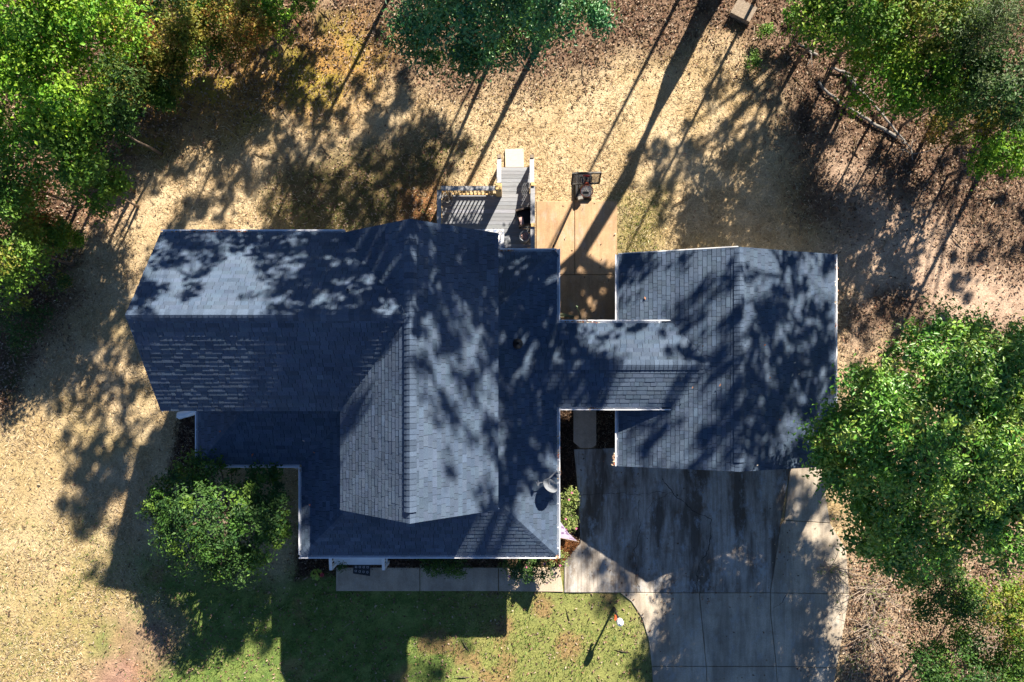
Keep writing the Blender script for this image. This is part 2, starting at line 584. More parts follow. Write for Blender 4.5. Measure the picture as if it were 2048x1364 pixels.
def mk_straw(cols, l0, l1, w0, lift=.35):
    def f(x, y, z, rng):
        n = len(x)
        c = np.stack([x, y, z + rng.random(n) * .03], 1)
        nr = unit(np.array([0, 0, 1.0]) + rng.normal(size=(n, 3)) * lift)
        v, fc = leaf_arrays(c, nr, rng.uniform(l0, l1, n), np.full(n, w0) * rng.uniform(.7, 1.4, n), rng, .2)
        cc = np.array(cols)[rng.integers(0, len(cols), n)] * rng.uniform(.75, 1.25, (n, 1))
        return v, fc, np.repeat(np.clip(cc, 0, 1), 4, axis=0)
    return f
def mk_blade(cols, h0, h1, w0):
    def f(x, y, z, rng):
        n = len(x)
        a = rng.uniform(0, 6.28, n)
        h = rng.uniform(h0, h1, n)
        lean = rng.normal(size=(n, 2)) * h[:, None] * .6
        d = np.stack([np.cos(a), np.sin(a)], 1) * (w0 * rng.uniform(.7, 1.4, n))[:, None]
        v = np.empty((n, 3, 3))
        v[:, 0, :2] = np.stack([x, y], 1) - d
        v[:, 1, :2] = np.stack([x, y], 1) + d
        v[:, 2, :2] = np.stack([x, y], 1) + lean
        v[:, 0, 2] = v[:, 1, 2] = z - .01
        v[:, 2, 2] = z + h
        cc = np.array(cols)[rng.integers(0, len(cols), n)] * rng.uniform(.7, 1.3, (n, 1))
        return v.reshape(-1, 3), np.arange(n * 3).reshape(n, 3), np.repeat(np.clip(cc, 0, 1), 3, axis=0)
    return f
BX = (-20.5, 20.5, -12.5, 17.5)
zw = lambda k, *a: (lambda x, y: weight(x, y, Z[k], *a))
def z_straw(x, y):
    p = 1 - np.clip(weight(x, y, Z['litter_left'], 40, 50, .6, 1) + weight(x, y, Z['litter_back'], 60, 60, .7, 2) + weight(x, y, Z['lawn'], 70, 60, .5, 4) + weight(x, y, Z['mulch_right'], 40, 40, .7, 1)
                + weight(x, y, Z['bed_side'], 8, 8) + weight(x, y, Z['dirt_left'], 60, 50) + weight(x, y, Z['bed_front'], 8, 8) + .6 * weight(x, y, Z['moss'], 60, 70, .5, 3) + .7 * weight(x, y, Z['behind'], 60, 60, .5, 4), 0, 1)
    return p * (.35 + .65 * np.clip((fbm(x, y, .7, 4) - .35) / .2, 0, 1))
def z_litter(x, y):
    p = np.maximum(weight(x, y, Z['litter_left'], 60, 70, .6, 1), weight(x, y, Z['litter_back'], 90, 80, .7, 2))
    p = np.maximum(p, .55 * weight(x, y, Z['moss'], 60, 70, .5, 3))
    p = np.maximum(p, .35 * weight(x, y, Z['behind'], 60, 60, .5, 4))
    p = np.maximum(p, .9 * weight(x, y, Z['mulch_right'], 40, 40, .7, 1))
    p = np.maximum(p, .5 * weight(x, y, Z['bed_front'], 8, 8))
    p = np.maximum(p, .13 * weight(x, y, Z['lawn'], 70, 60, .5, 4))
    p = np.maximum(p, .05 * weight(x, y, Z['lawn_left'], 100, 60, .5, 4))
    p = p * (1 - .9 * weight(x, y, Z['dirt_right'], 70, 70, .6, 5))
    return np.clip(p + .012, 0, 1)
def z_grass(x, y):
    p = np.maximum(weight(x, y, Z['lawn'], 70, 60, .5, 4), .45 * weight(x, y, Z['lawn_left'], 160, 120, .3, 3))
    p = np.maximum(p, .5 * weight(x, y, Z['behind'], 60, 60, .5, 4))
    p = np.maximum(p, .8 * weight(x, y, Z['patiograss'], 40, 40, .8, 2))
    p = p * (1 - .9 * weight(x, y, Z['bed_front'], 10, 8)) * (1 - .85 * weight(x, y, Z['dirt_left'], 60, 50, .6, 2))
    return p * np.clip((fbm(x, y, .9, 1) - .25) / .25, .15, 1)
STRAW = [(.74, .64, .48), (.58, .475, .33), (.82, .74, .59), (.42, .33, .21), (.68, .57, .41), (.32, .24, .15)]
LITTER = [(.26, .175, .125), (.19, .125, .09), (.36, .265, .195), (.13, .09, .068), (.21, .14, .105), (.24, .125, .085), (.32, .25, .17), (.09, .062, .048), (.44, .36, .29)]
GRASS = [(.10, .19, .035), (.15, .24, .05), (.22, .27, .08), (.32, .31, .14), (.07, .14, .03), (.13, .23, .045)]
scatter('straw', 'pale dry straw strewn over the yard', 'straw', 290000, BX, z_straw, M_straw, mk_straw(STRAW, .08, .24, .011), 1)
scatter('leaf_litter', 'brown fallen leaves under the trees and along the lawn', 'fallen leaves', 260000, BX, z_litter, M_dryleaf, mk_straw(LITTER, .05, .14, .05, .6), 2)
scatter('grass', 'short patchy green grass of the front lawn', 'grass', 200000, BX, z_grass, M_leaf, mk_blade(GRASS, .04, .12, .015), 3, .0)
scatter('twigs', 'thin broken twigs among the fallen leaves', 'twigs', 2600, BX, lambda x, y: .8 * z_litter(x, y), M_dryleaf, mk_straw([(.32, .27, .22), (.22, .18, .14), (.42, .37, .31)], .25, .95, .022, .12), 7, .04)
def z_mulch(x, y):
    return np.clip(weight(x, y, Z['bed_side'], 8, 8) + weight(x, y, Z['bed_garage'], 8, 4) + weight(x, y, Z['bed_front'], 10, 8) + weight(x, y, Z['bed_left'], 10, 8), 0, 1)
def scatter_mulch():
    keep = list(SOLID)
    SOLID[:] = SOLID[:3]
    scatter('mulch', 'dark bark mulch in the beds beside the house', 'mulch', 110000, (-12.5, 4, -8, 0), z_mulch, M_dryleaf,
            mk_straw([(.09, .055, .04), (.05, .034, .026), (.15, .09, .06), (.2, .14, .1), (.04, .028, .02)], .05, .12, .03, .6), 5)
    scatter('pine_straw', 'orange pine straw at the corner of the porch bed', 'pine straw', 30000, (1, 3, -7.2, -5.5), zw('pine_straw', 10, 8, 2, 4), M_straw,
            mk_straw([(.5, .22, .09), (.4, .17, .07), (.6, .32, .14)], .1, .2, .012), 6)
    SOLID[:] = keep
scatter_mulch()

# ------------------------------------------------------------------ concrete: driveway, walkway, patio
def pxpoly(pts, z=0):
    return [tuple(W(a, b, z)[:2]) for a, b in pts]
def inset(poly, d):
    c = Vector((sum(p[0] for p in poly) / len(poly), sum(p[1] for p in poly) / len(poly)))
    out = []
    n = len(poly)
    ar = sum(poly[i][0] * poly[(i + 1) % n][1] - poly[(i + 1) % n][0] * poly[i][1] for i in range(n))
    sg = 1 if ar > 0 else -1
    for i in range(n):
        p0, p1, p2 = Vector(poly[i - 1]), Vector(poly[i]), Vector(poly[(i + 1) % n])
        a, b = (p1 - p0).normalized(), (p2 - p1).normalized()
        na, nb = Vector((-a.y, a.x)) * sg, Vector((-b.y, b.x)) * sg
        m = (na + nb)
        m = m / max(.35, m.dot(na))
        out.append(tuple(p1 + m * d))
    return out
def slab_set(name, label, cat, polys, mats, z=.045):
    base = MB()
    e = bpy.data.objects.new(name, None)
    put(e)
    tag(e, label, cat, kind='structure')
    for i, p in enumerate(polys):
        q = inset(pxpoly(p), .011)
        mb = MB()
        mb.slab(q, -.12, z - .012)
        q2 = inset(q, .012)
        n = len(q2)
        # bevelled arris
        ar = sum(q[i][0] * q[(i + 1) % n][1] - q[(i + 1) % n][0] * q[i][1] for i in range(n))
        if ar < 0:
            q, q2 = q[::-1], q2[::-1]
        mb.f.pop(0)
        lo = [mb.vert((a[0], a[1], z - .012)) for a in q]
        hi = [mb.vert((a[0], a[1], z)) for a in q2]
        for k in range(n):
            mb.f.append((lo[k], lo[(k + 1) % n], hi[(k + 1) % n], hi[k]))
        mb.f.append(tuple(hi))
        obj('slab', mb, mats[i % len(mats)], e)
    return e
drive = slab_set('driveway', 'stained concrete driveway in front of the garage', 'driveway', [
    [(1147, 898), (1230, 895), (1300, 880), (1583, 880), (1579, 940), (1560, 1050), (1540, 1185), (1240, 1185), (1128, 1185), (1128, 1120), (1160, 1086), (1157, 1000)],
    [(1583, 880), (1640, 925), (1660, 1046), (1568, 1040), (1579, 940)],
    [(1568, 1040), (1660, 1046), (1692, 1100), (1698, 1187), (1540, 1185), (1560, 1050)],
    [(1240, 1185), (1398, 1185), (1412, 1332), (1303, 1332), (1297, 1280), (1283, 1235), (1262, 1203)],
    [(1398, 1185), (1540, 1185), (1541, 1230), (1552, 1332), (1412, 1332)],
    [(1540, 1185), (1698, 1187), (1690, 1240), (1673, 1335), (1552, 1332), (1541, 1230)],
    [(1303, 1332), (1412, 1332), (1420, 1480), (1312, 1480)],
    [(1412, 1332), (1552, 1332), (1560, 1480), (1420, 1480)],
    [(1552, 1332), (1673, 1335), (1648, 1480), (1560, 1480)],
], [M_drive, M_drive2, M_drive2, M_drive2, M_drive2, M_drive2, M_drive2, M_drive2, M_drive2])
def crack(px, w=.012, seed=0):
    rng = random.Random(seed)
    pts = []
    for (a, b) in zip(px, px[1:]):
        n = max(2, int(math.hypot(a[0] - b[0], a[1] - b[1]) / 6))
        for i in range(n):
            t = i / n
            pts.append(W(a[0] + (b[0] - a[0]) * t + rng.gauss(0, 1.3), a[1] + (b[1] - a[1]) * t + rng.gauss(0, 1.3)))
    pts.append(W(*px[-1]))
    mb = MB()
    for i in range(len(pts) - 1):
        a, b = pts[i], pts[i + 1]
        d = (b - a).normalized()
        s = Vector((-d.y, d.x, 0)) * w * rng.uniform(.3, 1) * .5
        za = Vector((0, 0, .049))
        mb.face([a + s + za, a - s + za, b - s + za, b + s + za])
    obj('crack', mb, M_crack, drive)
crack([(1322, 955), (1345, 985), (1385, 1020), (1420, 1038), (1420, 1080), (1412, 1110), (1395, 1130), (1394, 1185)], .03, 1)
crack([(1275, 1000), (1280, 1060), (1270, 1105), (1274, 1160), (1282, 1184)], .022, 2)
crack([(1155, 990), (1210, 987), (1275, 988), (1330, 985)], .014, 3)
crack([(1545, 1215), (1562, 1205), (1574, 1187)], .022, 4)
crack([(1345, 985), (1310, 1000), (1290, 1020)], .014, 5)
slab_set('walkway', 'grey concrete front walkway below the porch', 'walkway', [
    [(672, 1134), (840, 1134), (840, 1182), (672, 1182)], [(840, 1134), (997, 1134), (997, 1182), (840, 1182)],
    [(997, 1134), (1120, 1134), (1127, 1184), (997, 1182)]], [M_walk])
slab_set('side_path', 'concrete path under the breezeway to the driveway', 'path', [
    [(1146, 650), (1193, 650), (1193, 890), (1183, 896), (1160, 896), (1146, 884)]], [M_walk])
slab_set('patio', 'tan concrete patio behind the breezeway', 'patio', [
    [(1072, 402), (1149, 402), (1149, 550), (1072, 550)], [(1149, 402), (1235, 402), (1233, 550), (1149, 550)],
    [(1100, 550), (1233, 550), (1231, 648), (1100, 648)]], [M_patio])

def concrete_leaves():
    keep = list(SOLID)
    SOLID[:] = keep[3:]
    scatter('driveway_leaves', 'scattered dry leaves on the driveway, walk and patio', 'fallen leaves', 5200, (1, 13, -12, 6.5),
            lambda x, y: np.maximum(np.maximum(weight(x, y, DRIVE, 1, 0), weight(x, y, [(1072, 402), (1235, 402), (1231, 648), (1072, 648)], 1, 0)) * (.05 + .3 * (fbm(x, y, .6, 2) > .6)), 0),
            M_dryleaf, mk_straw(LITTER, .05, .11, .05, .4), 8, .06)
    SOLID[:] = keep
concrete_leaves()
# ------------------------------------------------------------------ the house
house = thing('house', 'house with dark shingle roofs, breezeway and attached garage', 'house', (-2.6, 0, 0))
ZE, ZR, ZP, ZB, ZG, ZGR = 5.55, 7.5, 2.9, 3.35, 2.25, 3.65
MX0, MX1, MXC = -4.888, -.416, -2.652          # main roof eaves and ridge
MY0, MY1 = -3.86, 4.06
WX, WY0, WYC = -10.05, -1.003, 1.562            # cross wing
G_ = .12                                        # gutter width
PX1, PY0, PX0, PY1 = 1.543, -5.897, -6.861, 4.065     # porch gutter lines
QX, QY = -10.188, -2.973
PW = .0
def kz(run):
    return ZP + .48 * run
g = G_
WXR, WXL, WYF, WYW = -.72, -4.587, -3.62, -.707
r1, r2 = PX1 - g, PX0 + g
e_f, e_b = PY0 + g, PY1 - g
q_x, q_y = QX + g, QY - (-g) if False else QY + g
def P(x, y, z): return Vector((x, y, z))
run = r1 - WXR
zt = kz(run)
runl = WXL - r2
ztl = kz(runl)
main_polys = [
    [P(MXC, MY0, ZR), P(MX1, MY0, ZE), P(MX1, MY1, ZE), P(MXC, MY1, ZR)],
    [P(MXC, WYC, ZR), P(MX0, WY0, ZE), P(MX0, MY0, ZE), P(MXC, MY0, ZR)],
    [P(MXC, MY1, ZR), P(MX0, MY1, ZE), P(MXC, WYC, ZR)],
]
wing_polys = [
    [P(WX, WYC, ZR), P(WX, WY0, ZE), P(MX0, WY0, ZE), P(MXC, WYC, ZR)],
    [P(MXC, WYC, ZR), P(MX0, MY1, ZE), P(WX, MY1, ZE), P(WX, WYC, ZR)],
]
porch_polys = [
    [P(WXR, e_b - run, zt), P(WXR, e_f + run, zt), P(r1, e_f, ZP), P(r1, e_b, ZP)],
    [P(WXR, e_b, ZP), P(WXR, e_b - run, zt), P(r1, e_b, ZP)],
    [P(WXR, e_f + run, zt), P(WXL, e_f + runl, ztl), P(r2, e_f, ZP), P(r1, e_f, ZP)],
    [P(WXL, e_f + runl, ztl), P(WXL, q_y + runl, ztl), P(r2, q_y, ZP), P(r2, e_f, ZP)],
    [P(WXL, q_y + runl, ztl), P(q_x + runl, q_y + runl, ztl), P(q_x, q_y, ZP), P(r2, q_y, ZP)],
    [P(q_x + runl, q_y + runl, ztl), P(q_x + runl, -.60, ztl), P(q_x, -.60, ZP), P(q_x, q_y, ZP)],
]
BY0, BY1 = -1.125 + g, 1.768 - g
BYC = (BY0 + BY1) / 2
bx0 = r1 - (ZB - ZP) / .48
GX0, GX1 = 3.416, 10.74
gx0, gx1 = GX0 + g, GX1 - g
GXC = (gx0 + gx1) / 2
GP = (ZGR - ZG) / (GXC - gx0)
GY0, GY1 = -3.01, 3.99
bxr, bxe = gx0 + (ZB - ZG) / GP, gx0 + (ZP - ZG) / GP
breeze_polys = [
    [P(bx0, BYC, ZB), P(r1, BY0, ZP), P(bxe, BY0, ZP), P(bxr, BYC, ZB)],
    [P(bxr, BYC, ZB), P(bxe, BY1, ZP), P(r1, BY1, ZP), P(bx0, BYC, ZB)],
]
garage_polys = [
    [P(GXC, GY1, ZGR), P(gx0, GY1, ZG), P(gx0, GY0, ZG), P(GXC, GY0, ZGR)],
    [P(GXC, GY0, ZGR), P(gx1, GY0, ZG), P(gx1, GY1, ZG), P(GXC, GY1, ZGR)],
]
def clip(poly, cv):
    """Sutherland-Hodgman in 2D, cv counter-clockwise"""
    out = poly
    n = len(cv)
    for i in range(n):
        a, b = cv[i], cv[(i + 1) % n]
        ex, ey = b[0] - a[0], b[1] - a[1]
        side = lambda p: ex * (p[1] - a[1]) - ey * (p[0] - a[0])
        src, out = out, []
        for j in range(len(src)):
            p, q = src[j - 1], src[j]
            sp, sq = side(p), side(q)
            if (sp >= 0) != (sq >= 0):
                t = sp / (sp - sq)
                out.append((p[0] + (q[0] - p[0]) * t, p[1] + (q[1] - p[1]) * t))
            if sq >= 0:
                out.append(q)
        if len(out) < 3:
            return []
    return out
EXPO = .143
def shingle_plane(poly, rng, bag, key):
    n = (poly[1] - poly[0]).cross(poly[2] - poly[0]).normalized()
    if n.z < 0:
        n = -n
    up = (Vector((0, 0, 1)) - n * n.z).normalized()
    u = up.cross(n)
    o = min(poly, key=lambda p: p.z)
    p2 = [((p - o).dot(u), (p - o).dot(up)) for p in poly]
    a = sum(p2[i][0] * p2[(i + 1) % len(p2)][1] - p2[(i + 1) % len(p2)][0] * p2[i][1] for i in range(len(p2)))
    if a < 0:
        p2 = p2[::-1]
    umin, umax = min(p[0] for p in p2), max(p[0] for p in p2)
    vmax = max(p[1] for p in p2)
    row, v0 = 0, -.02
    while v0 < vmax:
        v1 = v0 + EXPO
        x = umin - rng.uniform(0, .3)
        while x < umax:
            wd = rng.choice((.12, .16, .2, .24, .3, .34))
            q = clip([(x + .005, v0), (x + wd - .005, v0), (x + wd - .005, v1 - .004), (x + .005, v1 - .004)], [(p[0], p[1]) for p in p2] if v0 > 0 else [(p[0], p[1] - (.03 if p[1] < .01 else 0)) for p in p2])
            if q:
                th = rng.choice((.011, .015, .019))
                sh = rng.uniform(.86, 1.14) * (1.0 if rng.random() < .82 else rng.uniform(.78, 1.22))
                c = (sh * rng.uniform(.96, 1.04), sh, sh * rng.uniform(.97, 1.05))
                top, bot = [], []
                for (a_, b_) in q:
                    base = o + u * a_ + up * b_
                    top.append(base + n * (.004 + th * (1 - .85 * (b_ - v0) / EXPO)))
                    bot.append(base - n * .004)
                ar = abs(sum(top[i].x * top[(i + 1) % len(top)].y - top[(i + 1) % len(top)].x * top[i].y for i in range(len(top)))) / 2
                z = top[0].z
                bag.append((ar / (H - z) ** 2, key, top, bot, c))
            x += wd
        v0 = v1
        row += 1
bag = []
rg = random.Random(5)
roofs = {}
def slab_under(polys, t=.16):
    mb = MB()
    for p in polys:
        n = (p[1] - p[0]).cross(p[2] - p[0]).normalized()
        q = p if n.z > 0 else p[::-1]
        d = Vector((0, 0, -t))
        top = [a + Vector((0, 0, -.006)) for a in q]
        mb.face(top)
        mb.face([a + d for a in reversed(q)])
        for i in range(len(q)):
            a, b = q[i], q[(i + 1) % len(q)]
            mb.face([a + d, b + d, b + Vector((0, 0, -.006)), a + Vector((0, 0, -.006))])
    return mb
for key, polys in (('main_roof', main_polys), ('wing_roof', wing_polys), ('porch_roof', porch_polys), ('breezeway_roof', breeze_polys), ('garage_roof', garage_polys)):
    roofs[key] = obj(key, slab_under(polys), M_under, house)
    for p in polys:
        shingle_plane(p, rg, bag, key)
bag.sort(key=lambda s: -s[0])
rest = {}
def add_shingle(mb, top, bot, c):
    mb.face(top, c)
    m = len(top)
    for i in range(m):
        mb.face([bot[i], bot[(i + 1) % m], top[(i + 1) % m], top[i]], c)
for i, (ar, key, top, bot, c) in enumerate(bag):
    if i < 300:
        mb = MB()
        add_shingle(mb, top, bot, c)
        obj('shingle', mb, M_shingle, roofs[key])
    else:
        add_shingle(rest.setdefault(key, MB()), top, bot, c)
for key, mb in rest.items():
    tag(obj('shingles', mb, M_shingle, roofs[key]), kind='stuff')

def caps(key, a, b, nl, nr, half=.15, lift=.03, step=.145, vent=False, trim=0.0):
    """cap shingles along the ridge or hip a->b lying over the slopes with normals nl, nr; first laid at a"""
    a, b = Vector(a), Vector(b)
    d = (b - a).normalized()
    a, b = a + d * trim, b - d * trim
    L = (b - a).length
    k = int(L / step)
    def down(n):
        t = d.cross(n)
        if t.z > 0:
            t = -t
        return t.normalized()
    tl, tr = down(nl), down(nr)
    upv = (nl + nr).normalized()
    if vent:
        mb = MB()
        for t, n in ((tl, nl), (tr, nr)):
            p = [a + d * .31 + upv * .004, b - d * .45 + upv * .004, b - d * .45 + t * (half - .015), a + d * .31 + t * (half - .015)]
            top = [x + n * (lift - .008) for x in p]
            bo = [x for x in p]
            mb.face(top)
            for i in range(4):
                mb.face([bo[i], bo[(i + 1) % 4], top[(i + 1) % 4], top[i]])
        obj('ridge_vent', mb, M_black, roofs[key])
    for i in range(k):
        s = rg.uniform(.75, 1.2)
        c = (s, s, s * 1.02)
        lf = lift if (not vent or 1 < i < k - 2) else .012
        p0, p1 = a + d * (i * step), a + d * (i * step + step - .004)
        mb = MB()
        hi, lo = lf + .016, lf + .004
        hw = half - (.02 if (vent and not 1 < i < k - 2) else 0)
        rows = []
        for p, h in ((p0, hi), (p1, lo)):
            rows.append([p + tl * hw + nl * h * .8, p + tl * hw * .35 + nl * h, p + upv * (h * 1.05), p + tr * hw * .35 + nr * h, p + tr * hw + nr * h * .8])
        dn = -upv * .014
        for q in range(4):
            mb.face([rows[0][q], rows[0][q + 1], rows[1][q + 1], rows[1][q]], c)
            mb.face([rows[0][q] + dn, rows[0][q + 1] + dn, rows[0][q + 1], rows[0][q]], c)
        for q in (0, 4):
            mb.face([rows[0][q] + dn, rows[1][q] + dn, rows[1][q], rows[0][q]], c)
        obj('ridge_cap', mb, M_shingle, roofs[key])
def nrm(p):
    n = (p[1] - p[0]).cross(p[2] - p[0]).normalized()
    return n if n.z > 0 else -n
caps('main_roof', (MXC, MY0, ZR), (MXC, MY1, ZR), nrm(main_polys[1]), nrm(main_polys[0]), .17, .055, vent=True)
caps('wing_roof', (WX, WYC, ZR), (MXC - .2, WYC, ZR), nrm(wing_polys[0]), nrm(wing_polys[1]), .17, .03, vent=True)
caps('breezeway_roof', (bx0 - .05, BYC, ZB), (bxr, BYC, ZB), nrm(breeze_polys[0]), nrm(breeze_polys[1]), .16, .04, vent=True)
caps('garage_roof', (GXC, GY0, ZGR), (GXC, GY1, ZGR), nrm(garage_polys[0]), nrm(garage_polys[1]), .16, .045, vent=True)
N_ = [nrm(p) for p in porch_polys]
caps('porch_roof', (r1, e_b, ZP), (WXR, e_b - run, zt), N_[0], N_[1], .14, .008)
caps('porch_roof', (r1, e_f, ZP), (WXR, e_f + run, zt), N_[0], N_[2], .14, .008)
caps('porch_roof', (r2, e_f, ZP), (WXL, e_f + runl, ztl), N_[3], N_[2], .14, .008)
caps('porch_roof', (q_x, q_y, ZP), (q_x + runl, q_y + runl, ztl), N_[4], N_[5], .14, .008)

# rake and fascia boards
def fascia(key, a, b, h=.16, t=.03, off=(0, 0, 0)):
    mb = MB()
    d = Vector(off)
    ax = (Vector(b) - Vector(a)).normalized()
    dz = Vector((0, 0, -h / 2 / max(.3, math.hypot(ax.x, ax.y)) - .02))
    mb.bar(Vector(a) + d + dz, Vector(b) + d + dz, t, h)
    obj('fascia_board', mb, M_white, roofs[key])
o_ = -.03
for y, s in ((MY0, -1), (MY1, 1)):
    fascia('main_roof', (MXC, y, ZR), (MX1, y, ZE), off=(0, s * o_, 0))
fascia('main_roof', (MXC, MY0, ZR), (MX0, MY0, ZE), off=(0, -o_, 0))
fascia('main_roof', (MXC, MY1, ZR), (MX0, MY1, ZE), off=(0, o_, 0))
fascia('main_roof', (MX1, MY0, ZE), (MX1, MY1, ZE), off=(o_, 0, 0))
fascia('main_roof', (MX0, MY0, ZE), (MX0, WY0, ZE), off=(-o_, 0, 0))
fascia('wing_roof', (WX, WYC, ZR), (WX, WY0, ZE), off=(-o_, 0, 0))
fascia('wing_roof', (WX, WYC, ZR), (WX, MY1, ZE), off=(-o_, 0, 0))
fascia('wing_roof', (WX, WY0, ZE), (MX0, WY0, ZE), off=(0, -o_, 0))
for y, s in ((GY0, -1), (GY1, 1)):
    for x in (gx0, gx1):
        fascia('garage_roof', (GXC, y, ZGR), (x, y, ZG), off=(0, s * (.022 if (x == gx0 and s > 0) else o_), 0))

# gutters: open white troughs with hanger straps
def gutter(key, a, b, out, w_=G_, h=.1):
    a, b, out = Vector(a), Vector(b), Vector(out).normalized()
    d = (b - a).normalized()
    up = Vector((0, 0, 1))
    t = .009
    mb = MB()
    z = -.03
    a, b = a + up * z, b + up * z
    def strip(o0, o1, z0, z1):
        pts = []
        for p in (a, b):
            for o, zz in ((o0, z0), (o1, z0), (o1, z1), (o0, z1)):
                pts.append(p + out * o + up * zz)
        i = len(mb.v)
        mb.v.extend(tuple(p) for p in pts)
        for q in ((0, 1, 2, 3), (7, 6, 5, 4), (0, 4, 5, 1), (1, 5, 6, 2), (2, 6, 7, 3), (3, 7, 4, 0)):
            mb.f.append(tuple(i + x for x in q))
    strip(.003, .003 + t, -h, 0)
    strip(.003, w_, -h - t, -h)
    strip(w_ - t, w_, -h, .0)
    strip(w_ - .028, w_ + .006, .0, .012)
    L = (b - a).length
    n = max(2, int(L / .62))
    for i in range(n):
        p = a + d * (L * (i + .5) / n + rg.uniform(-.06, .06))
        mb.bar(p + out * .01 + up * .006, p + out * (w_ - .03) + up * .006, .022, .006)
    obj('gutter', mb, M_gutter, roofs[key])
gutter('porch_roof', (r1, e_b + g, ZP), (r1, BY1 + .0, ZP), (1, 0, 0))
gutter('porch_roof', (r1, BY0, ZP), (r1, e_f - g, ZP), (1, 0, 0))
gutter('porch_roof', (MX1 + .02, e_b, ZP), (r1, e_b, ZP), (0, 1, 0))
gutter('porch_roof', (r2 - g, e_f, ZP), (r1, e_f, ZP), (0, -1, 0))
gutter('porch_roof', (r2, q_y - g + .0, ZP), (r2, e_f, ZP), (-1, 0, 0))
gutter('porch_roof', (q_x - g, q_y, ZP), (r2 - g, q_y, ZP), (0, -1, 0))
gutter('porch_roof', (q_x, -.72, ZP), (q_x, q_y, ZP), (-1, 0, 0))
gutter('breezeway_roof', (r1 + g, BY1, ZP), (bxe - .05, BY1, ZP), (0, 1, 0))
gutter('breezeway_roof', (r1 + g, BY0, ZP), (bxe - .05, BY0, ZP), (0, -1, 0))
gutter('garage_roof', (gx0, GY0, ZG), (gx0, BY0 - g, ZG), (-1, 0, 0))
gutter('garage_roof', (gx0, BY1 + g, ZG), (gx0, GY1, ZG), (-1, 0, 0))
gutter('garage_roof', (gx1, GY0, ZG), (gx1, GY1, ZG), (1, 0, 0))
gutter('wing_roof', (WX, MY1, ZE), (MX0 + .1, MY1, ZE), (0, 1, 0), .1)

# walls under the roofs, with lap siding
def wall(a, b, z0, z1, out, gable=None):
    """siding wall from a to b (xy); gable = (xy, z) apex"""
    mb = MB()
    a, b, out = Vector((*a, 0)), Vector((*b, 0)), Vector((*out, 0))
    z = z0
    while z < z1 - .01:
        zt_ = min(z + .18, z1)
        p = [a + out * .022 + Vector((0, 0, z)), b + out * .022 + Vector((0, 0, z)), b + out * .006 + Vector((0, 0, zt_)), a + out * .006 + Vector((0, 0, zt_))]
        mb.face(p)
        mb.face([a + out * .004 + Vector((0, 0, z)), b + out * .004 + Vector((0, 0, z)), p[1], p[0]])
        z = zt_
    if gable:
        n = 8
        for i in range(n):
            za, zb = z1 + (gable - z1) * i / n, z1 + (gable - z1) * (i + 1) / n
            m = (a + b) / 2
            fa, fb = i / n, (i + 1) / n
            mb.face([a.lerp(m, fa) + out * .02 + Vector((0, 0, za)), b.lerp(m, fa) + out * .02 + Vector((0, 0, za)), b.lerp(m, fb) + out * .006 + Vector((0, 0, zb)), a.lerp(m, fb) + out * .006 + Vector((0, 0, zb))])
    obj('wall', mb, M_siding, house)
wx0, wx1, wy0, wy1 = MX0 + .3, MX1 - .3, MY0 + .26, MY1 - .26
zs = ZE - .12
wall((wx0, wy0), (wx1, wy0), 0, zs + .26, (0, -1), ZR - .25)
wall((wx1, wy1), (wx0, wy1), 0, zs + .26, (0, 1), ZR - .25)
wall((wx1, wy0), (wx1, wy1), 0, zs + .26, (1, 0))
wall((wx0, WY0), (wx0, wy0), 0, zs + .26, (-1, 0))
wall((WX + .3, MY1 - .3), (WX + .3, WYW), 0, zs + .22, (-1, 0), ZR - .25)
wall((WX + .3, WYW), (wx0, WYW), 0, zs + .22, (0, -1))
wall((wx0, MY1 - .3), (WX + .3, MY1 - .3), 0, zs + .22, (0, 1))
wall((GX0 + .4, GY0 + .25), (GX1 - .4, GY0 + .25), 0, ZG + .05, (0, -1), ZGR - .2)
wall((GX1 - .4, GY1 - .25), (GX0 + .4, GY1 - .25), 0, ZG + .05, (0, 1), ZGR - .2)
wall((GX0 + .4, GY1 - .25), (GX0 + .4, GY0 + .25), 0, ZG + .05, (-1, 0))
wall((GX1 - .4, GY0 + .25), (GX1 - .4, GY1 - .25), 0, ZG + .05, (1, 0))
# porch floor, posts, front steps and their railings
mb = MB()
mb.slab([(WXL, -5.45), (1.1, -5.45), (1.1, 3.7), (WXR, 3.7), (WXR, wy0), (WXL, wy0)], .02, .42)
mb.slab([(-6.4, -5.45), (WXL, -5.45), (WXL, WYW), (-9.7, WYW), (-9.7, -2.55), (-6.4, -2.55)], .02, .42)
obj('porch_floor', mb, M_rail, house)
for x, y in ((1.0, -5.35), (-6.3, -5.35), (-4.0, -5.35), (-1.4, -5.35), (1.0, -1.2), (1.0, 1.8), (-6.3, -2.65), (-9.6, -2.65)):
    mb = MB()
    mb.box((x, y, (.42 + 2.78) / 2), (.14, .14, 2.36))
    mb.box((x, y, .5), (.2, .2, .16))
    mb.box((x, y, 2.7), (.2, .2, .16))
    obj('porch_post', mb, M_white, house)
sx0, sx1 = W(668, 1130, .3).x, W(764, 1130, .3).x
sy = W(700, 1129.5, .2).y
for i in range(2):
    mb = MB()
    zt_ = .20 + .17 * (1 - i)
    y1_, y0_ = -5.46 - i * .32 + (.46 if i == 0 else 0), -5.46 - (i + 1) * .34
    y0_ = sy if i else sy + .26
    mb.box(((sx0 + sx1) / 2, (-5.46 + y0_) / 2, zt_ - .02), (sx1 - sx0, abs(-5.46 - y0_), .04))
    mb.box(((sx0 + sx1) / 2, y0_ + .025, (zt_ - .04) / 2), (sx1 - sx0 - .04, .02, zt_ - .045))
    obj('porch_step', mb, M_white, house)
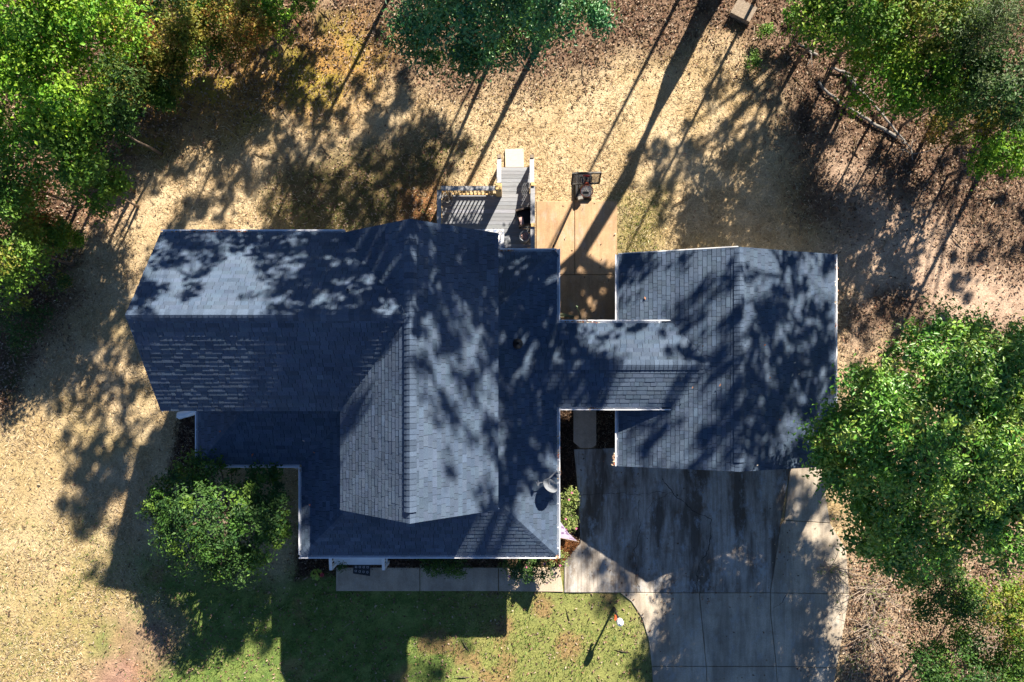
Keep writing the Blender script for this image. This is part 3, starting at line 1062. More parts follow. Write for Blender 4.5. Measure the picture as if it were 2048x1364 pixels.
def step_rail(px):
    x = W(px, 1130, .9).x
    yt, yb = -5.42, W(px, 1137, .95).y
    mb = MB()
    mb.bar((x, yt, 1.28), (x, yb - .02, .98), .1, .06)
    mb.bar((x, yt, .62), (x, yb, .32), .06, .06)
    mb.box((x, yb, .5), (.1, .1, 1.0))
    for i in range(5):
        t = (i + .7) / 5.6
        y = yt + (yb - yt) * t
        z = .62 - .3 * t
        mb.box((x, y, z + .32), (.035, .035, .64))
    obj('step_railing', mb, M_white, house)
step_rail(663)
step_rail(768)
# vent pipes
for px, py, z, r, col in ((697, 581, 6.95, .045, M_dish), (1035, 687, 3.75, .05, M_black)):
    c = W(px, py, z)
    mb = MB()
    mb.lathe((c.x, c.y, z - .35), [(.001, 0), (r, 0), (r, .5), (r * .75, .5), (r * .72, .2), (.001, .2)], 14)
    mb.lathe((c.x, c.y, z - .26), [(.17, .05), (.15, .1), (r + .02, .15), (r, .2)], 14)
    obj('vent_pipe', mb, col, roofs['wing_roof' if px < 800 else 'porch_roof'], True)
# downspouts, the left one kicking out over the bed
mb = MB()
a0 = W(398, 818, .35)
mb.tube([(QX + .2, -.98, ZP - .1), (QX + .35, -.95, 2.5), (QX + .42, -.95, .5), a0], .05, 8)
mb.tube([W(404, 818, .28), W(385, 824, .2), W(368, 829, .14), W(358, 831, .1)], [.12, .13, .125, .14], 10)
mb.bar(W(354, 834, .05), W(367, 834, .05), .06, .1)
obj('downspout', mb, M_gutter, house)
mb = MB()
c = W(1229, 826, 2.3)
mb.tube([(GX0 + .06, -1.35, ZG - .1), (GX0 + .1, -1.35, 1.9), (GX0 + .33, -1.35, 1.7), (GX0 + .33, -1.35, .1)], .045, 8)
obj('downspout', mb, M_gutter, house)

# satellite dish on the porch eave
dish = thing('satellite_dish', 'grey satellite dish on an arm at the right porch eave', 'satellite dish', W(1116, 946, 2.95))
dc = W(1101, 971, 3.52)
nd = Vector((.50, .66, .56)).normalized()
q = nd.to_track_quat('Z', 'Y').to_matrix()
mb = MB()
rings = []
for rr, zz in ((.001, -.055), (.08, -.05), (.16, -.034), (.23, -.006), (.255, .006), (.26, -.004), (.23, -.02), (.16, -.048), (.08, -.064), (.001, -.068)):
    rings.append([mb.vert(dc + q @ Vector((rr * math.cos(t * math.pi / 14), rr * 1.08 * math.sin(t * math.pi / 14), zz))) for t in range(28)])
for a, b in zip(rings, rings[1:]):
    for k in range(28):
        mb.f.append((a[k], a[(k + 1) % 28], b[(k + 1) % 28], b[k]))
obj('reflector', mb, M_dish, dish, True)
mb = MB()
back = dc - nd * .07
mb.tube([W(1118, 947, 2.95), W(1112, 943, 3.1), W(1097, 958, 3.42), back], .026, 8)
mb.box(W(1116, 946, 2.98), (.16, .1, .05), .4)
mb.box(back, (.12, .12, .12), .7)
obj('mount_arm', mb, M_dish, dish)
mb = MB()
mb.tube([W(1092, 964, 3.40), W(1077, 966, 3.55)], .014, 6)
mb.box(W(1076, 966, 3.57), (.09, .07, .09), .3)
mb.tube([W(1076, 961, 3.6), W(1076, 971, 3.6)], .028, 8)
obj('receiver', mb, M_dish, dish)

# fallen leaves lying on the roofs and in the gutters
def roof_leaves():
    rng = np.random.default_rng(9)
    pts, cols = [], []
    def add(p, n=1):
        pts.append(p)
    for px, py, z in ((1406, 692, 3.42), (1440, 770, 3.5), (1385, 775, 3.4), (1530, 690, 3.45), (1590, 725, 3.3), (1598, 748, 3.2), (1392, 690, 3.4), (1540, 755, 3.35), (1515, 930, 3.5), (1310, 600, 2.6), (628, 905, 3.25), (607, 882, 3.4), (440, 863, 3.35), (505, 910, 3.05), (1077, 558, 3.3), (620, 1010, 3.0), (1290, 596, 2.55), (1585, 750, 3.25), (1480, 882, 3.6), (1560, 840, 3.3)):
        add(W(px, py, z + .06))
    for px0, py0, px1, py1, z, n in ((1000, 502, 1030, 502, ZP, 26), (1118, 640, 1200, 645, ZP, 30), (1228, 905, 1228, 930, ZG, 26), (1175, 817, 1200, 817, ZP, 14), (1674, 520, 1674, 700, ZG, 24), (340, 465, 520, 465, ZE, 60), (1108, 1108, 1118, 1116, ZP, 12), (1118, 860, 1118, 960, ZP, 16), (590, 936, 600, 940, ZP, 8)):
        for _ in range(n):
            t = rng.random()
            add(W(px0 + (px1 - px0) * t + rng.normal() * 1.5, py0 + (py1 - py0) * t + rng.normal() * 1.5, z - .03))
    c = np.array([tuple(p) for p in pts])
    n = len(c)
    nr = unit(np.array([0, 0, 1.0]) + rng.normal(size=(n, 3)) * .35)
    v, f = leaf_arrays(c, nr, rng.uniform(.07, .13, n), rng.uniform(.04, .07, n), rng)
    pal = np.array([(.55, .42, .30), (.40, .2, .12), (.62, .55, .45), (.45, .15, .08)])
    cc = np.repeat(pal[rng.integers(0, 4, n)], 4, axis=0)
    tag(obj('roof_leaves', raw_mesh('roof_leaves', v, f, cc), M_dryleaf), 'dry leaves lying on the roofs and in the gutters', 'fallen leaves', kind='stuff')
roof_leaves()

# ------------------------------------------------------------------ deck
DZ = .75
deck = thing('deck', 'grey wooden deck with railings and stairs behind the house', 'deck', (-.9, 5.2, 0))
dx0, dx1 = -2.46, .70
def planks(x0, x1, y0, y1, z, name='deck_board', wd=.135):
    y = y1
    while y > y0 + .02:
        ya = max(y - wd, y0)
        s = rg.uniform(.8, 1.15)
        mb = MB()
        mb.box(((x0 + x1) / 2, (y + ya) / 2, z - .018), (x1 - x0, y - ya - .009, .036))
        mb.c = [(s, s * rg.uniform(.97, 1.02), s * rg.uniform(.95, 1.03))] * len(mb.v)
        obj(name, mb, M_deck, deck)
        y -= wd + .0
planks(dx0, dx1, 3.84, 6.34, DZ)
stx0 = -.41
for y0_, y1_, z in ((6.345, 6.60, .56), (6.61, 6.83, .38)):
    planks(stx0, .25 if False else dx1 - .08, y0_, y1_, z, 'stair_tread', .125)
planks(stx0, dx1 - .05, 6.84, 7.42, .22, 'deck_board')
def timber(name, c, d):
    mb = MB()
    mb.box(c, d)
    obj(name, mb, M_oldwood, deck)
for x in (dx0, dx1):
    timber('deck_joist', (x, 5.1, DZ - .14), (.04, 2.5, .2))
timber('deck_joist', ((dx0 + stx0) / 2, 6.32, DZ - .14), (stx0 - dx0 - .05, .036, .2))
for y, z in ((6.345, .46), (6.605, .29), (6.835, .12)):
    timber('stair_riser', ((stx0 + dx1) / 2, y, z), (dx1 - stx0 - .06, .02, .2))
timber('stair_riser', ((stx0 + dx1) / 2, 7.41, .09), (dx1 - stx0, .03, .18))
for x in (dx0 + .1, -.9, dx1 - .1):
    for y in (4.2, 6.2):
        timber('deck_support', (x, y, .3), (.1, .1, .6))
def post(x, y, z0, z1, mat=M_newwood, s=.11):
    mb = MB()
    mb.box((x, y, (z0 + z1) / 2), (s, s, z1 - z0))
    mb.box((x, y, z1 + .012), (s + .02, s + .02, .022), taper=.85)
    obj('rail_post', mb, mat, deck)
def railing(a, b, z0a, z0b, balus=True, capw=.15, skip=()):
    a, b = Vector((*a, 0)), Vector((*b, 0))
    up = Vector((0, 0, 1))
    L = (b - a).length
    mb = MB()
    mb.bar(a + up * (z0a + .94), b + up * (z0b + .94), capw, .04)
    obj('top_rail', mb, M_rail, deck)
    mb = MB()
    mb.bar(a + up * (z0a + .87), b + up * (z0b + .87), .04, .08)
    mb.bar(a + up * (z0a + .1), b + up * (z0b + .1), .045, .09)
    obj('bottom_rail', mb, M_newwood, deck)
    n = int(L / .125)
    for i in range(n):
        t = (i + .5) / n
        p = a.lerp(b, t)
        z = z0a + (z0b - z0a) * t
        mb = MB()
        mb.box(p + up * (z + .47), (.036, .036, .80))
        obj('baluster', mb, M_newwood, deck)
railing((dx0, 6.30), (stx0 - .06, 6.30), DZ, DZ)
railing((dx0, 3.9), (dx0, 6.24), DZ, DZ)
railing((dx1, 3.9), (dx1, 5.0), DZ, DZ)
railing((dx1, 5.1), (dx1, 6.36), DZ, DZ)
railing((dx1 - .02, 6.5), (dx1 - .02, 7.42), DZ - .1, .3)
railing((stx0 - .03, 6.5), (stx0 - .03, 7.42), DZ - .1, .3)
post(dx0, 6.30, 0, DZ + .98)
post(stx0 - .04, 6.34, 0, DZ + 1.0, s=.2)
post(dx1, 6.43, 0, DZ + 1.0)
post(dx1, 5.05, 0, DZ + 1.0)
post(dx1 - .02, 7.5, 0, 1.28, M_oldwood)
post(stx0 - .03, 7.5, 0, 1.28, M_oldwood)
# plywood landing at the stair foot
mb = MB()
q0 = [W(1010, 299), W(1047, 298), W(1048, 335), W(1011, 335)]
mb.slab([tuple(p[:2]) for p in q0], .02, .07)
tag(obj('plywood_sheet', mb, M_ply), 'pale plywood sheet on the straw at the foot of the deck stairs', 'board')
# rug
mb = MB()
mb.slab([(-2.0, 4.42), (-.28, 4.42), (-.28, 5.11), (-2.0, 5.11)], DZ + .004, DZ + .016)
tag(obj('outdoor_rug', mb, M_rug), 'blue and white patterned rug on the deck', 'rug')
# wicker chair
chair = thing('wicker_chair', 'dark wicker armchair with a black cushion on the deck', 'chair', W(1049, 440, DZ))
cM = Matrix.Translation(W(1049, 440, DZ)) @ Matrix.Rotation(R(14), 4, 'Z')
def cbox(parts, name, mat, parent=chair, M=cM):
    mb = MB()
    for c, d in parts:
        mb.box(M @ Vector(c), d, M=M.to_3x3())
    return obj(name, mb, mat, parent)
cbox([((0, 0, .33), (.5, .5, .08))], 'seat', M_dkwicker)
cbox([((-.01, 0, .41), (.46, .44, .09))], 'cushion', M_cushion)
for s in (-1, 1):
    cbox([((0, s * .27, .58), (.54, .06, .05)), ((0, s * .27, .45), (.5, .035, .22))], 'armrest', M_dkwicker)
cbox([((.26, 0, .62), (.06, .56, .56))], 'backrest', M_dkwicker)
for sx in (-1, 1):
    for sy_ in (-1, 1):
        cbox([((sx * .23, sy_ * .24, .16), (.05, .05, .32))], 'leg', M_dkwicker)
mb = MB()
mb.box(cM @ Vector((-.14, -.1, .475)), (.14, .26, .03), M=cM.to_3x3() @ Matrix.Rotation(R(-4), 3, 'Z'))
tag(obj('folded_towel', mb, M_pink), 'pink folded cloth on the black chair cushion', 'towel')
# fire bowl
fb = thing('fire_bowl', 'round grey fire bowl filled with pink stones beside the chair', 'fire bowl', W(1049, 477, DZ))
c = W(1048.5, 478, DZ)
mb = MB()
mb.lathe(c, [(.13, 0), (.17, .02), (.175, .42), (.15, .46), (.165, .5), (.18, .52), (.18, .55), (.15, .55), (.145, .47), (.001, .46)], 28)
obj('bowl', mb, M_greymetal, fb, True)
mb = MB()
for i in range(46):
    a, r_ = rg.uniform(0, 6.28), .13 * math.sqrt(rg.random())
    s = rg.uniform(.022, .038)
    k = len(mb.v)
    mb.box(c + Vector((r_ * math.cos(a), r_ * math.sin(a), .48 + rg.random() * .03)), (s, s * rg.uniform(.7, 1.2), s), rg.uniform(0, 3), taper=.6)
    sh = rg.uniform(.6, 1.6)
    mb.c += [(sh, sh * .95, sh * .95)] * (len(mb.v) - k)
tag(obj('stones', mb, M_stone, fb), kind='stuff')
# log basket
bk = thing('log_basket', 'round metal log basket with a hoop handle in the deck corner', 'basket', W(897, 398, DZ))
c = W(897, 399, DZ)
mb = MB()
for z, r_ in ((.02, .13), (.17, .165), (.32, .185)):
    mb.tube([c + Vector((r_ * math.cos(t * math.pi / 12), r_ * math.sin(t * math.pi / 12), z)) for t in range(25)], .012 if z < .3 else .02, 6)
for t in range(10):
    a = t * math.pi / 5
    mb.tube([c + Vector((.13 * math.cos(a), .13 * math.sin(a), .02)), c + Vector((.185 * math.cos(a), .185 * math.sin(a), .32))], .008, 5)
obj('frame', mb, M_palebark, bk)
mb = MB()
for s in (-1, 1):
    ax = Vector((math.cos(R(55)) , math.sin(R(55)) * s, 0))
    mb.tube([c + ax * .19 + Vector((0, 0, .3)), c + ax * .14 + Vector((0, 0, .45)), c + Vector((0, 0, .5)), c - ax * .14 + Vector((0, 0, .45)), c - ax * .19 + Vector((0, 0, .3))], .014, 6)
obj('handle', mb, M_palebark, bk)
for i in range(4):
    mb = MB()
    a = rg.uniform(0, 3)
    d = Vector((math.cos(a), math.sin(a), .1)) * .13
    p = c + Vector((rg.uniform(-.03, .03), rg.uniform(-.05, .05), .12 + i * .04))
    mb.tube([p - d, p + d], .035, 7)
    o = obj('firewood', mb, M_oldwood)
    tag(o, 'split log lying inside the round deck basket', 'firewood', 'logs in the deck basket')

# ------------------------------------------------------------------ basketball hoop
hp = thing('basketball_hoop', 'portable basketball hoop standing at the edge of the tan patio', 'basketball hoop', W(1172, 375))
mb = MB()
b0 = W(1166, 372)
mb.box((b0.x, b0.y, .11), (.62, 1.0, .2), taper=.9)
mb.box((b0.x, b0.y + .05, .23), (.42, .8, .06), taper=.8)
obj('base', mb, M_black, hp)
mb = MB()
ptop = W(1172, 366, 2.35)
mb.tube([(ptop.x, W(0, 366).y - .25, .2), (ptop.x, ptop.y + .12, 1.9), (ptop.x, ptop.y + .10, 2.5)], .04, 8)
mb.bar((ptop.x - .12, ptop.y + .18, 2.45), (ptop.x - .12, ptop.y - .02, 2.35), .04, .05)
mb.bar((ptop.x + .12, ptop.y + .18, 2.45), (ptop.x + .12, ptop.y - .02, 2.35), .04, .05)
obj('pole', mb, M_black, hp)
BM = Matrix.Translation(W(1172, 357, 2.45)) @ Matrix.Rotation(R(2.5), 4, 'Z') @ Matrix.Rotation(R(-17), 4, 'X')
def bbox(name, parts, mat):
    mb = MB()
    for cc, d in parts:
        mb.box(BM @ Vector(cc), d, M=BM.to_3x3())
    return obj(name, mb, mat, hp)
bbox('backboard', [((0, 0, 0), (.88, .02, .62))], M_board)
bbox('backboard_frame', [((0, 0, .32), (.94, .05, .05)), ((0, 0, -.32), (.94, .05, .05)), ((-.455, 0, 0), (.05, .05, .6)), ((.455, 0, 0), (.05, .05, .6)),
                         ((-.19, -.013, -.03), (.03, .012, .3)), ((.19, -.013, -.03), (.03, .012, .3)), ((0, -.013, .11), (.41, .012, .03)), ((0, -.013, -.18), (.41, .012, .03))], M_black)
bbox('emblem', [((0, -.014, .19), (.2, .01, .045)), ((-.05, -.0145, .23), (.14, .01, .02)), ((.06, -.0145, .15), (.12, .01, .018))], M_redpaint)
rc = W(1173.5, 382, 2.2)
mb = MB()
rr = .205
mb.tube([rc + Vector((rr * math.cos(t * math.pi / 16), rr * math.sin(t * math.pi / 16), 0)) for t in range(33)], .013, 6)
mb.box(rc + Vector((0, .235, -.01)), (.16, .1, .07))
mb.bar(rc + Vector((-.06, .2, -.02)), rc + Vector((-.1, .12, -.02)), .02, .02)
obj('rim', mb, M_orange, hp)
mb = MB()
NS = 12
for i in range(NS):
    for s in (-1, 1):
        pts = []
        for j in range(5):
            t = j / 4
            r_ = rr * (1 - .45 * t ** .8)
            a = 2 * math.pi * (i + s * j * .5) / NS
            pts.append(rc + Vector((r_ * math.cos(a), r_ * math.sin(a), -.02 - .38 * t)))
        mb.tube(pts, .007, 4, False)
obj('net', mb, M_net, hp)
mb = MB()
b1 = W(1160, 396, .25)
mb.box(b1 + Vector((0, 0, .0)), (.22, .16, .14), .3, taper=.7)
tag(obj('sandbag', mb, M_palebark), 'pale grey sandbag on the base of the basketball hoop', 'sandbag')

# garden hose by the breezeway
mb = MB()
mb.tube([W(1112, 630, .12), W(1126, 628, .09), W(1138, 631, .08), W(1149, 633, .08)], .02, 6)
mb.tube([W(1112, 636, .1), W(1122, 633, .09), W(1133, 632, .12), W(1145, 636, .08), W(1152, 642, .08)], .018, 6)
tag(obj('garden_hose', mb, M_hose), 'green garden hose lying on the patio by the breezeway gutter', 'hose')
mb = MB()
mb.tube([W(1153, 613, .9), W(1158, 625, .6), W(1162, 642, .1)], .014, 6)
mb.tube([W(1151, 616, .86), W(1153, 612, .93), W(1155, 614, .9)], .028, 6)
tag(obj('hose_wand', mb, M_hose), 'thin green watering wand leaning up beside the patio hose', 'watering wand')

# lamp post on the lawn
lb = W(1228, 1217)
lp = thing('lamp_post', 'black lamp post with a white lantern on the front lawn', 'lamp post', lb)
mb = MB()
mb.lathe(lb, [(.07, 0), (.07, .12), (.045, .16), (.038, .3), (.035, 1.22), (.05, 1.25)], 12)
obj('pole', mb, M_black, lp)
mb = MB()
mb.lathe(lb, [(.05, 1.25), (.10, 1.32), (.125, 1.42), (.11, 1.54), (.07, 1.6)], 14)
obj('lantern_glass', mb, M_glass, lp)
mb = MB()
mb.lathe(lb, [(.12, 1.575), (.1, 1.62), (.045, 1.66), (.02, 1.70)], 12)
obj('lantern_cap', mb, M_white, lp)
mb = MB()
for i, (dx, dy, dz) in enumerate(((-.10, .02, 1.24), (-.11, .07, 1.15))):
    mb.box(lb + Vector((dx, dy, dz)), (.1, .05, .12), .5 + i)
obj('ribbon_bow', mb, M_orange, lp)

# garden flag on the porch corner
fl = thing('garden_flag', 'white and purple printed flag on a pole at the porch corner', 'flag', W(1112, 1072, 2.3))
A_, B_ = W(1110, 1074, 2.2), W(1156, 1083, 2.55)
mb = MB()
mb.tube([A_ + (A_ - B_) * .25, B_ + (B_ - A_) * .04], .013, 8)
obj('pole', mb, M_oldwood, fl)
C_, D_ = W(1117, 1040, 1.5), W(1146, 1076, 1.9)
n = 10
vs, fs = [], []
for i in range(n + 1):
    for j in range(n + 1):
        u_, v_ = i / n, j / n
        p = (A_.lerp(B_, u_)).lerp(C_.lerp(D_, u_), v_)
        p = p + Vector((.03, -.05, .02)) * math.sin(u_ * 9 + v_ * 2) * v_
        vs.append(tuple(p))
for i in range(n):
    for j in range(n):
        k = i * (n + 1) + j
        fs.append((k, k + 1, k + n + 2, k + n + 1))
mb = MB()
mb.v, mb.f = vs, fs
o = obj('flag_cloth', mb, M_flag, fl, True)
mo = o.modifiers.new('thickness', 'SOLIDIFY')
mo.thickness = .004

# doormat, pot
mat = thing('doormat', 'black doormat with a pale lattice print below the porch steps', 'doormat', W(722, 1139, .05))
mb = MB()
mp = [W(707, 1128, .05), W(741, 1128, .05), W(740, 1152, .05), W(706, 1147, .05)]
mb.slab([tuple(p[:2]) for p in mp], .047, .058)
obj('rubber_mat', mb, M_black, mat)
mb = MB()
for i in range(4):
    for j in range(2):
        c = mp[3].lerp(mp[2], (i + .7) / 4.4).lerp(mp[0].lerp(mp[1], (i + .7) / 4.4), .3 + .42 * j)
        for k in range(4):
            a = k * math.pi / 2
            p = Vector((c.x + .045 * math.cos(a), c.y + .045 * math.sin(a), .060))
            q_ = Vector((c.x + .045 * math.cos(a + math.pi / 2), c.y + .045 * math.sin(a + math.pi / 2), .060))
            mb.bar(p.lerp(q_, .22), p.lerp(q_, .78), .011, .003)
obj('lattice_print', mb, M_net, mat)
pc = W(646, 1148)
pot = thing('plant_pot', 'small red pot on the ground left of the porch steps', 'pot', pc)
mb = MB()
mb.lathe(pc, [(.045, 0), (.065, .13), (.075, .13), (.075, .16), (.06, .16), (.055, .12), (.001, .115)], 14)
obj('pot_body', mb, M_greenpot, pot)

# weathered box at the back edge of the yard
wb = thing('wooden_box', 'weathered plank box in the leaf litter at the back of the yard', 'box', W(1488, 22))
bz = .32
cw = [W(1477, -6, bz), W(1516, 16, bz), W(1500, 44, bz), W(1460, 24, bz)]
for i in range(5):
    t0, t1 = i / 5 + .025, (i + 1) / 5 - .025
    pl = [cw[0].lerp(cw[1], t0), cw[0].lerp(cw[1], t1), cw[3].lerp(cw[2], t1), cw[3].lerp(cw[2], t0)]
    mb = MB()
    mb.slab([tuple(p[:2]) for p in pl], bz - .03, bz + rg.uniform(-.004, .006))
    obj('plank', mb, M_oldwood, wb)
mb = MB()
cc = (cw[0] + cw[2]) / 2
ins = [cc.lerp(p, .93) for p in cw]
mb.slab([tuple(p[:2]) for p in ins], 0, bz - .04)
obj('body', mb, M_oldwood, wb)

# fallen trunks and branches
def log(name, label, cat, pts, r0, r1, mat, seed, twigs=5):
    rng = random.Random(seed)
    P_ = [W(a, b, z) for a, b, z in pts]
    fine = []
    for a, b in zip(P_, P_[1:]):
        for i in range(4):
            fine.append(a.lerp(b, i / 4) + Vector((rng.gauss(0, .02), rng.gauss(0, .02), rng.gauss(0, .01))))
    fine.append(P_[-1])
    n = len(fine)
    e = thing(name, label, cat, P_[0])
    mb = MB()
    mb.tube(fine, [r0 + (r1 - r0) * i / (n - 1) for i in range(n)], 8)
    obj('trunk', mb, mat, e, True)
    for k in range(twigs):
        i = rng.randrange(n // 3, n)
        a = rng.uniform(0, 6.28)
        d = Vector((math.cos(a), math.sin(a), rng.uniform(.1, .5)))
        L = rng.uniform(.3, .8)
        mb = MB()
        mb.tube([fine[i], fine[i] + d * L * .5 + Vector((0, 0, .03)), fine[i] + (d + Vector((rng.gauss(0, .3), rng.gauss(0, .3), 0))) * L], [.018, .012, .005], 5)
        obj('branch', mb, mat, e)
log('fallen_log', 'long straight pale fallen trunk lying in leaf litter at right', 'fallen log', [(1636, 165, .08), (1680, 205, .1), (1735, 240, .1), (1793, 274, .07)], .045, .06, M_palebark, 1, 3)
log('fallen_log', 'thinner curved fallen trunk whose tip bends down past the straight one', 'fallen log', [(1689, 148, .15), (1744, 203, .12), (1775, 241, .17), (1807, 279, .1), (1824, 300, .08), (1826, 320, .06)], .055, .015, M_palebark, 2, 6)
log('fallen_log', 'short broken pale branch lying nearest the back of the yard', 'fallen log', [(1596, 88, .1), (1615, 98, .08), (1634, 110, .08)], .03, .055, M_palebark, 3, 3)
log('fallen_log', 'short pale branch half hidden under yellow-green leaves', 'fallen log', [(1663, 136, .12), (1685, 143, .1), (1710, 162, .1)], .04, .065, M_palebark, 4, 2)

# ------------------------------------------------------------------ trees and shrubs
PAL = {
 'yellowgreen': [(.16, .36, .025), (.22, .42, .03), (.10, .29, .025), (.29, .43, .035), (.075, .21, .022)],
 'green': [(.08, .20, .026), (.13, .26, .03), (.06, .15, .024), (.17, .29, .035)],
 'darkgreen': [(.035, .10, .026), (.055, .13, .03), (.075, .16, .035), (.026, .075, .022)],
 'bluegreen': [(.035, .16, .06), (.05, .20, .07), (.08, .25, .08), (.025, .115, .05), (.12, .28, .08)],
 'autumn': [(.28, .16, .035), (.34, .12, .035), (.22, .24, .035), (.28, .27, .04), (.12, .19, .03), (.34, .22, .05), (.16, .22, .03)],
 'olive': [(.23, .25, .035), (.30, .28, .04), (.14, .20, .03), (.34, .25, .05), (.09, .15, .028)],
 'oak': [(.075, .235, .03), (.11, .29, .036), (.15, .33, .042), (.05, .16, .028), (.20, .36, .05)],
 'oaklight': [(.32, .46, .07), (.40, .50, .10), (.26, .42, .06), (.46, .48, .10)],
 'shrub': [(.17, .26, .06), (.24, .31, .09), (.11, .19, .045), (.35, .38, .15)],
 'pine': [(.10, .16, .06), (.14, .19, .08), (.07, .12, .05)],
}
def make_tree(name, label, cat, base, ells, pal, n_clump, per, leaf, clump_r=.42, seed=0, trunk_r=.12, group=None, mat=None, part='crown', flat=.6, tilt=.75, sparse=1.0, bare=0, limbs=14, pal2=None, aspect=.55):
    """base (x,y); ells = list of (centre, (rx,ry,rz)) lobes of the crown"""
    rng = np.random.default_rng(seed + 100)
    base = Vector((base[0], base[1], 0))
    e = thing(name, label, cat, base, group)
    vol = np.array([r[0] * r[1] for c, r in ells])
    cnt = np.maximum(2, (vol / vol.sum() * n_clump).astype(int))
    C, O, wt = [], [], []
    for (c, r), k in zip(ells, cnt):
        d = unit(rng.normal(size=(k, 3)))
        d[:, 2] = np.where(d[:, 2] < -.35, -d[:, 2], d[:, 2])
        rad = rng.uniform(.35, 1, (k, 1)) ** .6
        p = np.array(c) + d * rad * np.array(r)
        C.append(p)
        O.append(d)
    C, O = np.concatenate(C), np.concatenate(O)
    nC = len(C)
    k = np.maximum(3, (per * rng.uniform(.5, 1.5, nC) * sparse).astype(int))
    idx = np.repeat(np.arange(nC), k)
    n = len(idx)
    cs = clump_r * rng.uniform(.6, 1.35, nC)
    off = rng.normal(size=(n, 3)) * (cs[idx] * .55)[:, None] * np.array([1, 1, flat])
    pos = C[idx] + off
    nr = unit(np.array([0, 0, .75]) + O[idx] * .35 + off / np.maximum(cs[idx][:, None], .01) * .25 + rng.normal(size=(n, 3)) * tilt * .6)
    ln = leaf * rng.uniform(.5, 1.5, n)
    v, f = leaf_arrays(pos, nr, ln, ln * aspect * rng.uniform(.8, 1.2, n), rng)
    pl = np.array(PAL[pal])
    pc_ = pl[rng.integers(0, len(pl), nC)] * rng.uniform(.8, 1.2, (nC, 1))
    if pal2:
        p2 = np.array(PAL[pal2[0]])
        use = rng.random(nC) < pal2[1]
        pc_ = np.where(use[:, None], p2[rng.integers(0, len(p2), nC)], pc_)
    cc = pc_[idx] * .6 + pl[rng.integers(0, len(pl), n)] * .4
    cc = cc * rng.uniform(.75, 1.3, (n, 1))
    v[:, 2] = np.maximum(v[:, 2], .03)
    me = raw_mesh(part, v, f, np.repeat(np.clip(cc, 0, 1), 4, axis=0))
    obj(part, me, mat or M_leaf, e)
    # trunk with limbs reaching the clumps
    mb = MB()
    cx = Vector(C.mean(0))
    zb = max(.15, min(c[2] - r[2] * .6 for c, r in ells))
    top = Vector((cx.x, cx.y, cx.z + .3 * max(r[2] for c, r in ells)))
    path = []
    for i in range(6):
        t = i / 5
        p = base.lerp(top, t ** 1.2)
        p.z = top.z * t
        path.append(p + Vector((rng.normal() * trunk_r * .3, rng.normal() * trunk_r * .3, 0)) * (1 if i else 0))
    mb.tube(path, [trunk_r * (1.25 if i == 0 else 1 - .8 * i / 5) for i in range(6)], 8)
    sel = rng.permutation(nC)[:limbs]
    for s in sel:
        t = Vector(C[s])
        zz = zb + (t.z - zb) * rng.uniform(.15, .6)
        tt = max(0, min(1, zz / max(top.z, .1)))
        i = min(4, int(tt * 5))
        a = path[i].lerp(path[i + 1], tt * 5 - i)
        m = a.lerp(t, .5) + Vector((rng.normal() * .12, rng.normal() * .12, .12)) * min(1, (t - a).length * .4)
        r0 = trunk_r * .42
        mb.tube([a, m, t, t + (t - m) * .08], [r0, r0 * .6, r0 * .3, r0 * .1], 5, False)
    obj('trunk' if part == 'crown' else 'stem', mb, M_bark if part == 'crown' else M_twig, e, True)
    return e
def tree_px(name, label, cat, px, py, rpx, z, pal, seed, dens=1.0, leaf=.11, group=None, rz=None, lean=(0, 0), ry=None, **kw):
    """a tree or bush whose crown shows at px,py with radius rpx (photo pixels) at height z"""
    c = W(px, py, z)
    r = rpx * .018 * (1 - z / H)
    ry_ = (ry or rpx) * .018 * (1 - z / H)
    rz_ = rz or min(z * .75, r * .9)
    lob = [((c.x, c.y, c.z), (r * .8, ry_ * .8, rz_))]
    rng = random.Random(seed)
    for i in range(4):
        a = rng.uniform(0, 6.28)
        s = rng.uniform(.35, .55)
        lob.append(((c.x + math.cos(a) * r * .6, c.y + math.sin(a) * ry_ * .6, c.z + rng.uniform(-.4, .25) * rz_), (r * s, ry_ * s, rz_ * .6)))
    area = r * ry_ * 3.1
    cl = kw.pop('clump_r', max(.16, min(.45, r * .3)))
    ncl = int(max(8, area * 9.5 * dens / (cl / .42) ** 1.3))
    per = int(max(12, 85 * (cl / .42) ** 1.3 * (.11 / leaf) ** 1.5))
    return make_tree(name, label, cat, (c.x + lean[0], c.y + lean[1]), lob, pal, ncl, per, leaf, cl, seed, kw.pop('trunk_r', max(.02, min(.10, r * .045 if z > 2.5 else r * .03))), group, **kw)

GL = 'trees of the woods at the upper left'
T = tree_px
# upper left woods
T('broadleaf_tree', 'bright yellow-green tree in the very top left corner', 'tree', 40, 20, 150, 6, 'yellowgreen', 1, 1.1, group=GL)
T('broadleaf_tree', 'yellow-green tree at the top edge, second from the left corner', 'tree', 185, 40, 95, 5, 'yellowgreen', 2, 1.0, group=GL)
T('broadleaf_tree', 'large sunlit yellow-green tree at the left edge below the corner tree', 'tree', 60, 190, 135, 5.2, 'yellowgreen', 3, 1.1, group=GL)
T('broadleaf_tree', 'mid green leafy tree below the sunlit yellow-green crowns at left', 'tree', 120, 310, 95, 4.4, 'green', 4, 1.1, group=GL, pal2=('yellowgreen', .35))
T('broadleaf_tree', 'shaded deep green tree beside the bare litter at left', 'tree', 215, 240, 75, 3.6, 'darkgreen', 5, 1.0, group=GL, pal2=('green', .4))
T('broadleaf_tree', 'green tree on the left edge of the picture under the brighter crowns', 'tree', 10, 350, 85, 4, 'green', 6, 1.0, group=GL)
T('broadleaf_tree', 'fresh green sapling at the lower right corner of the left woods', 'tree', 190, 375, 62, 2.8, 'green', 7, 1.1, group=GL)
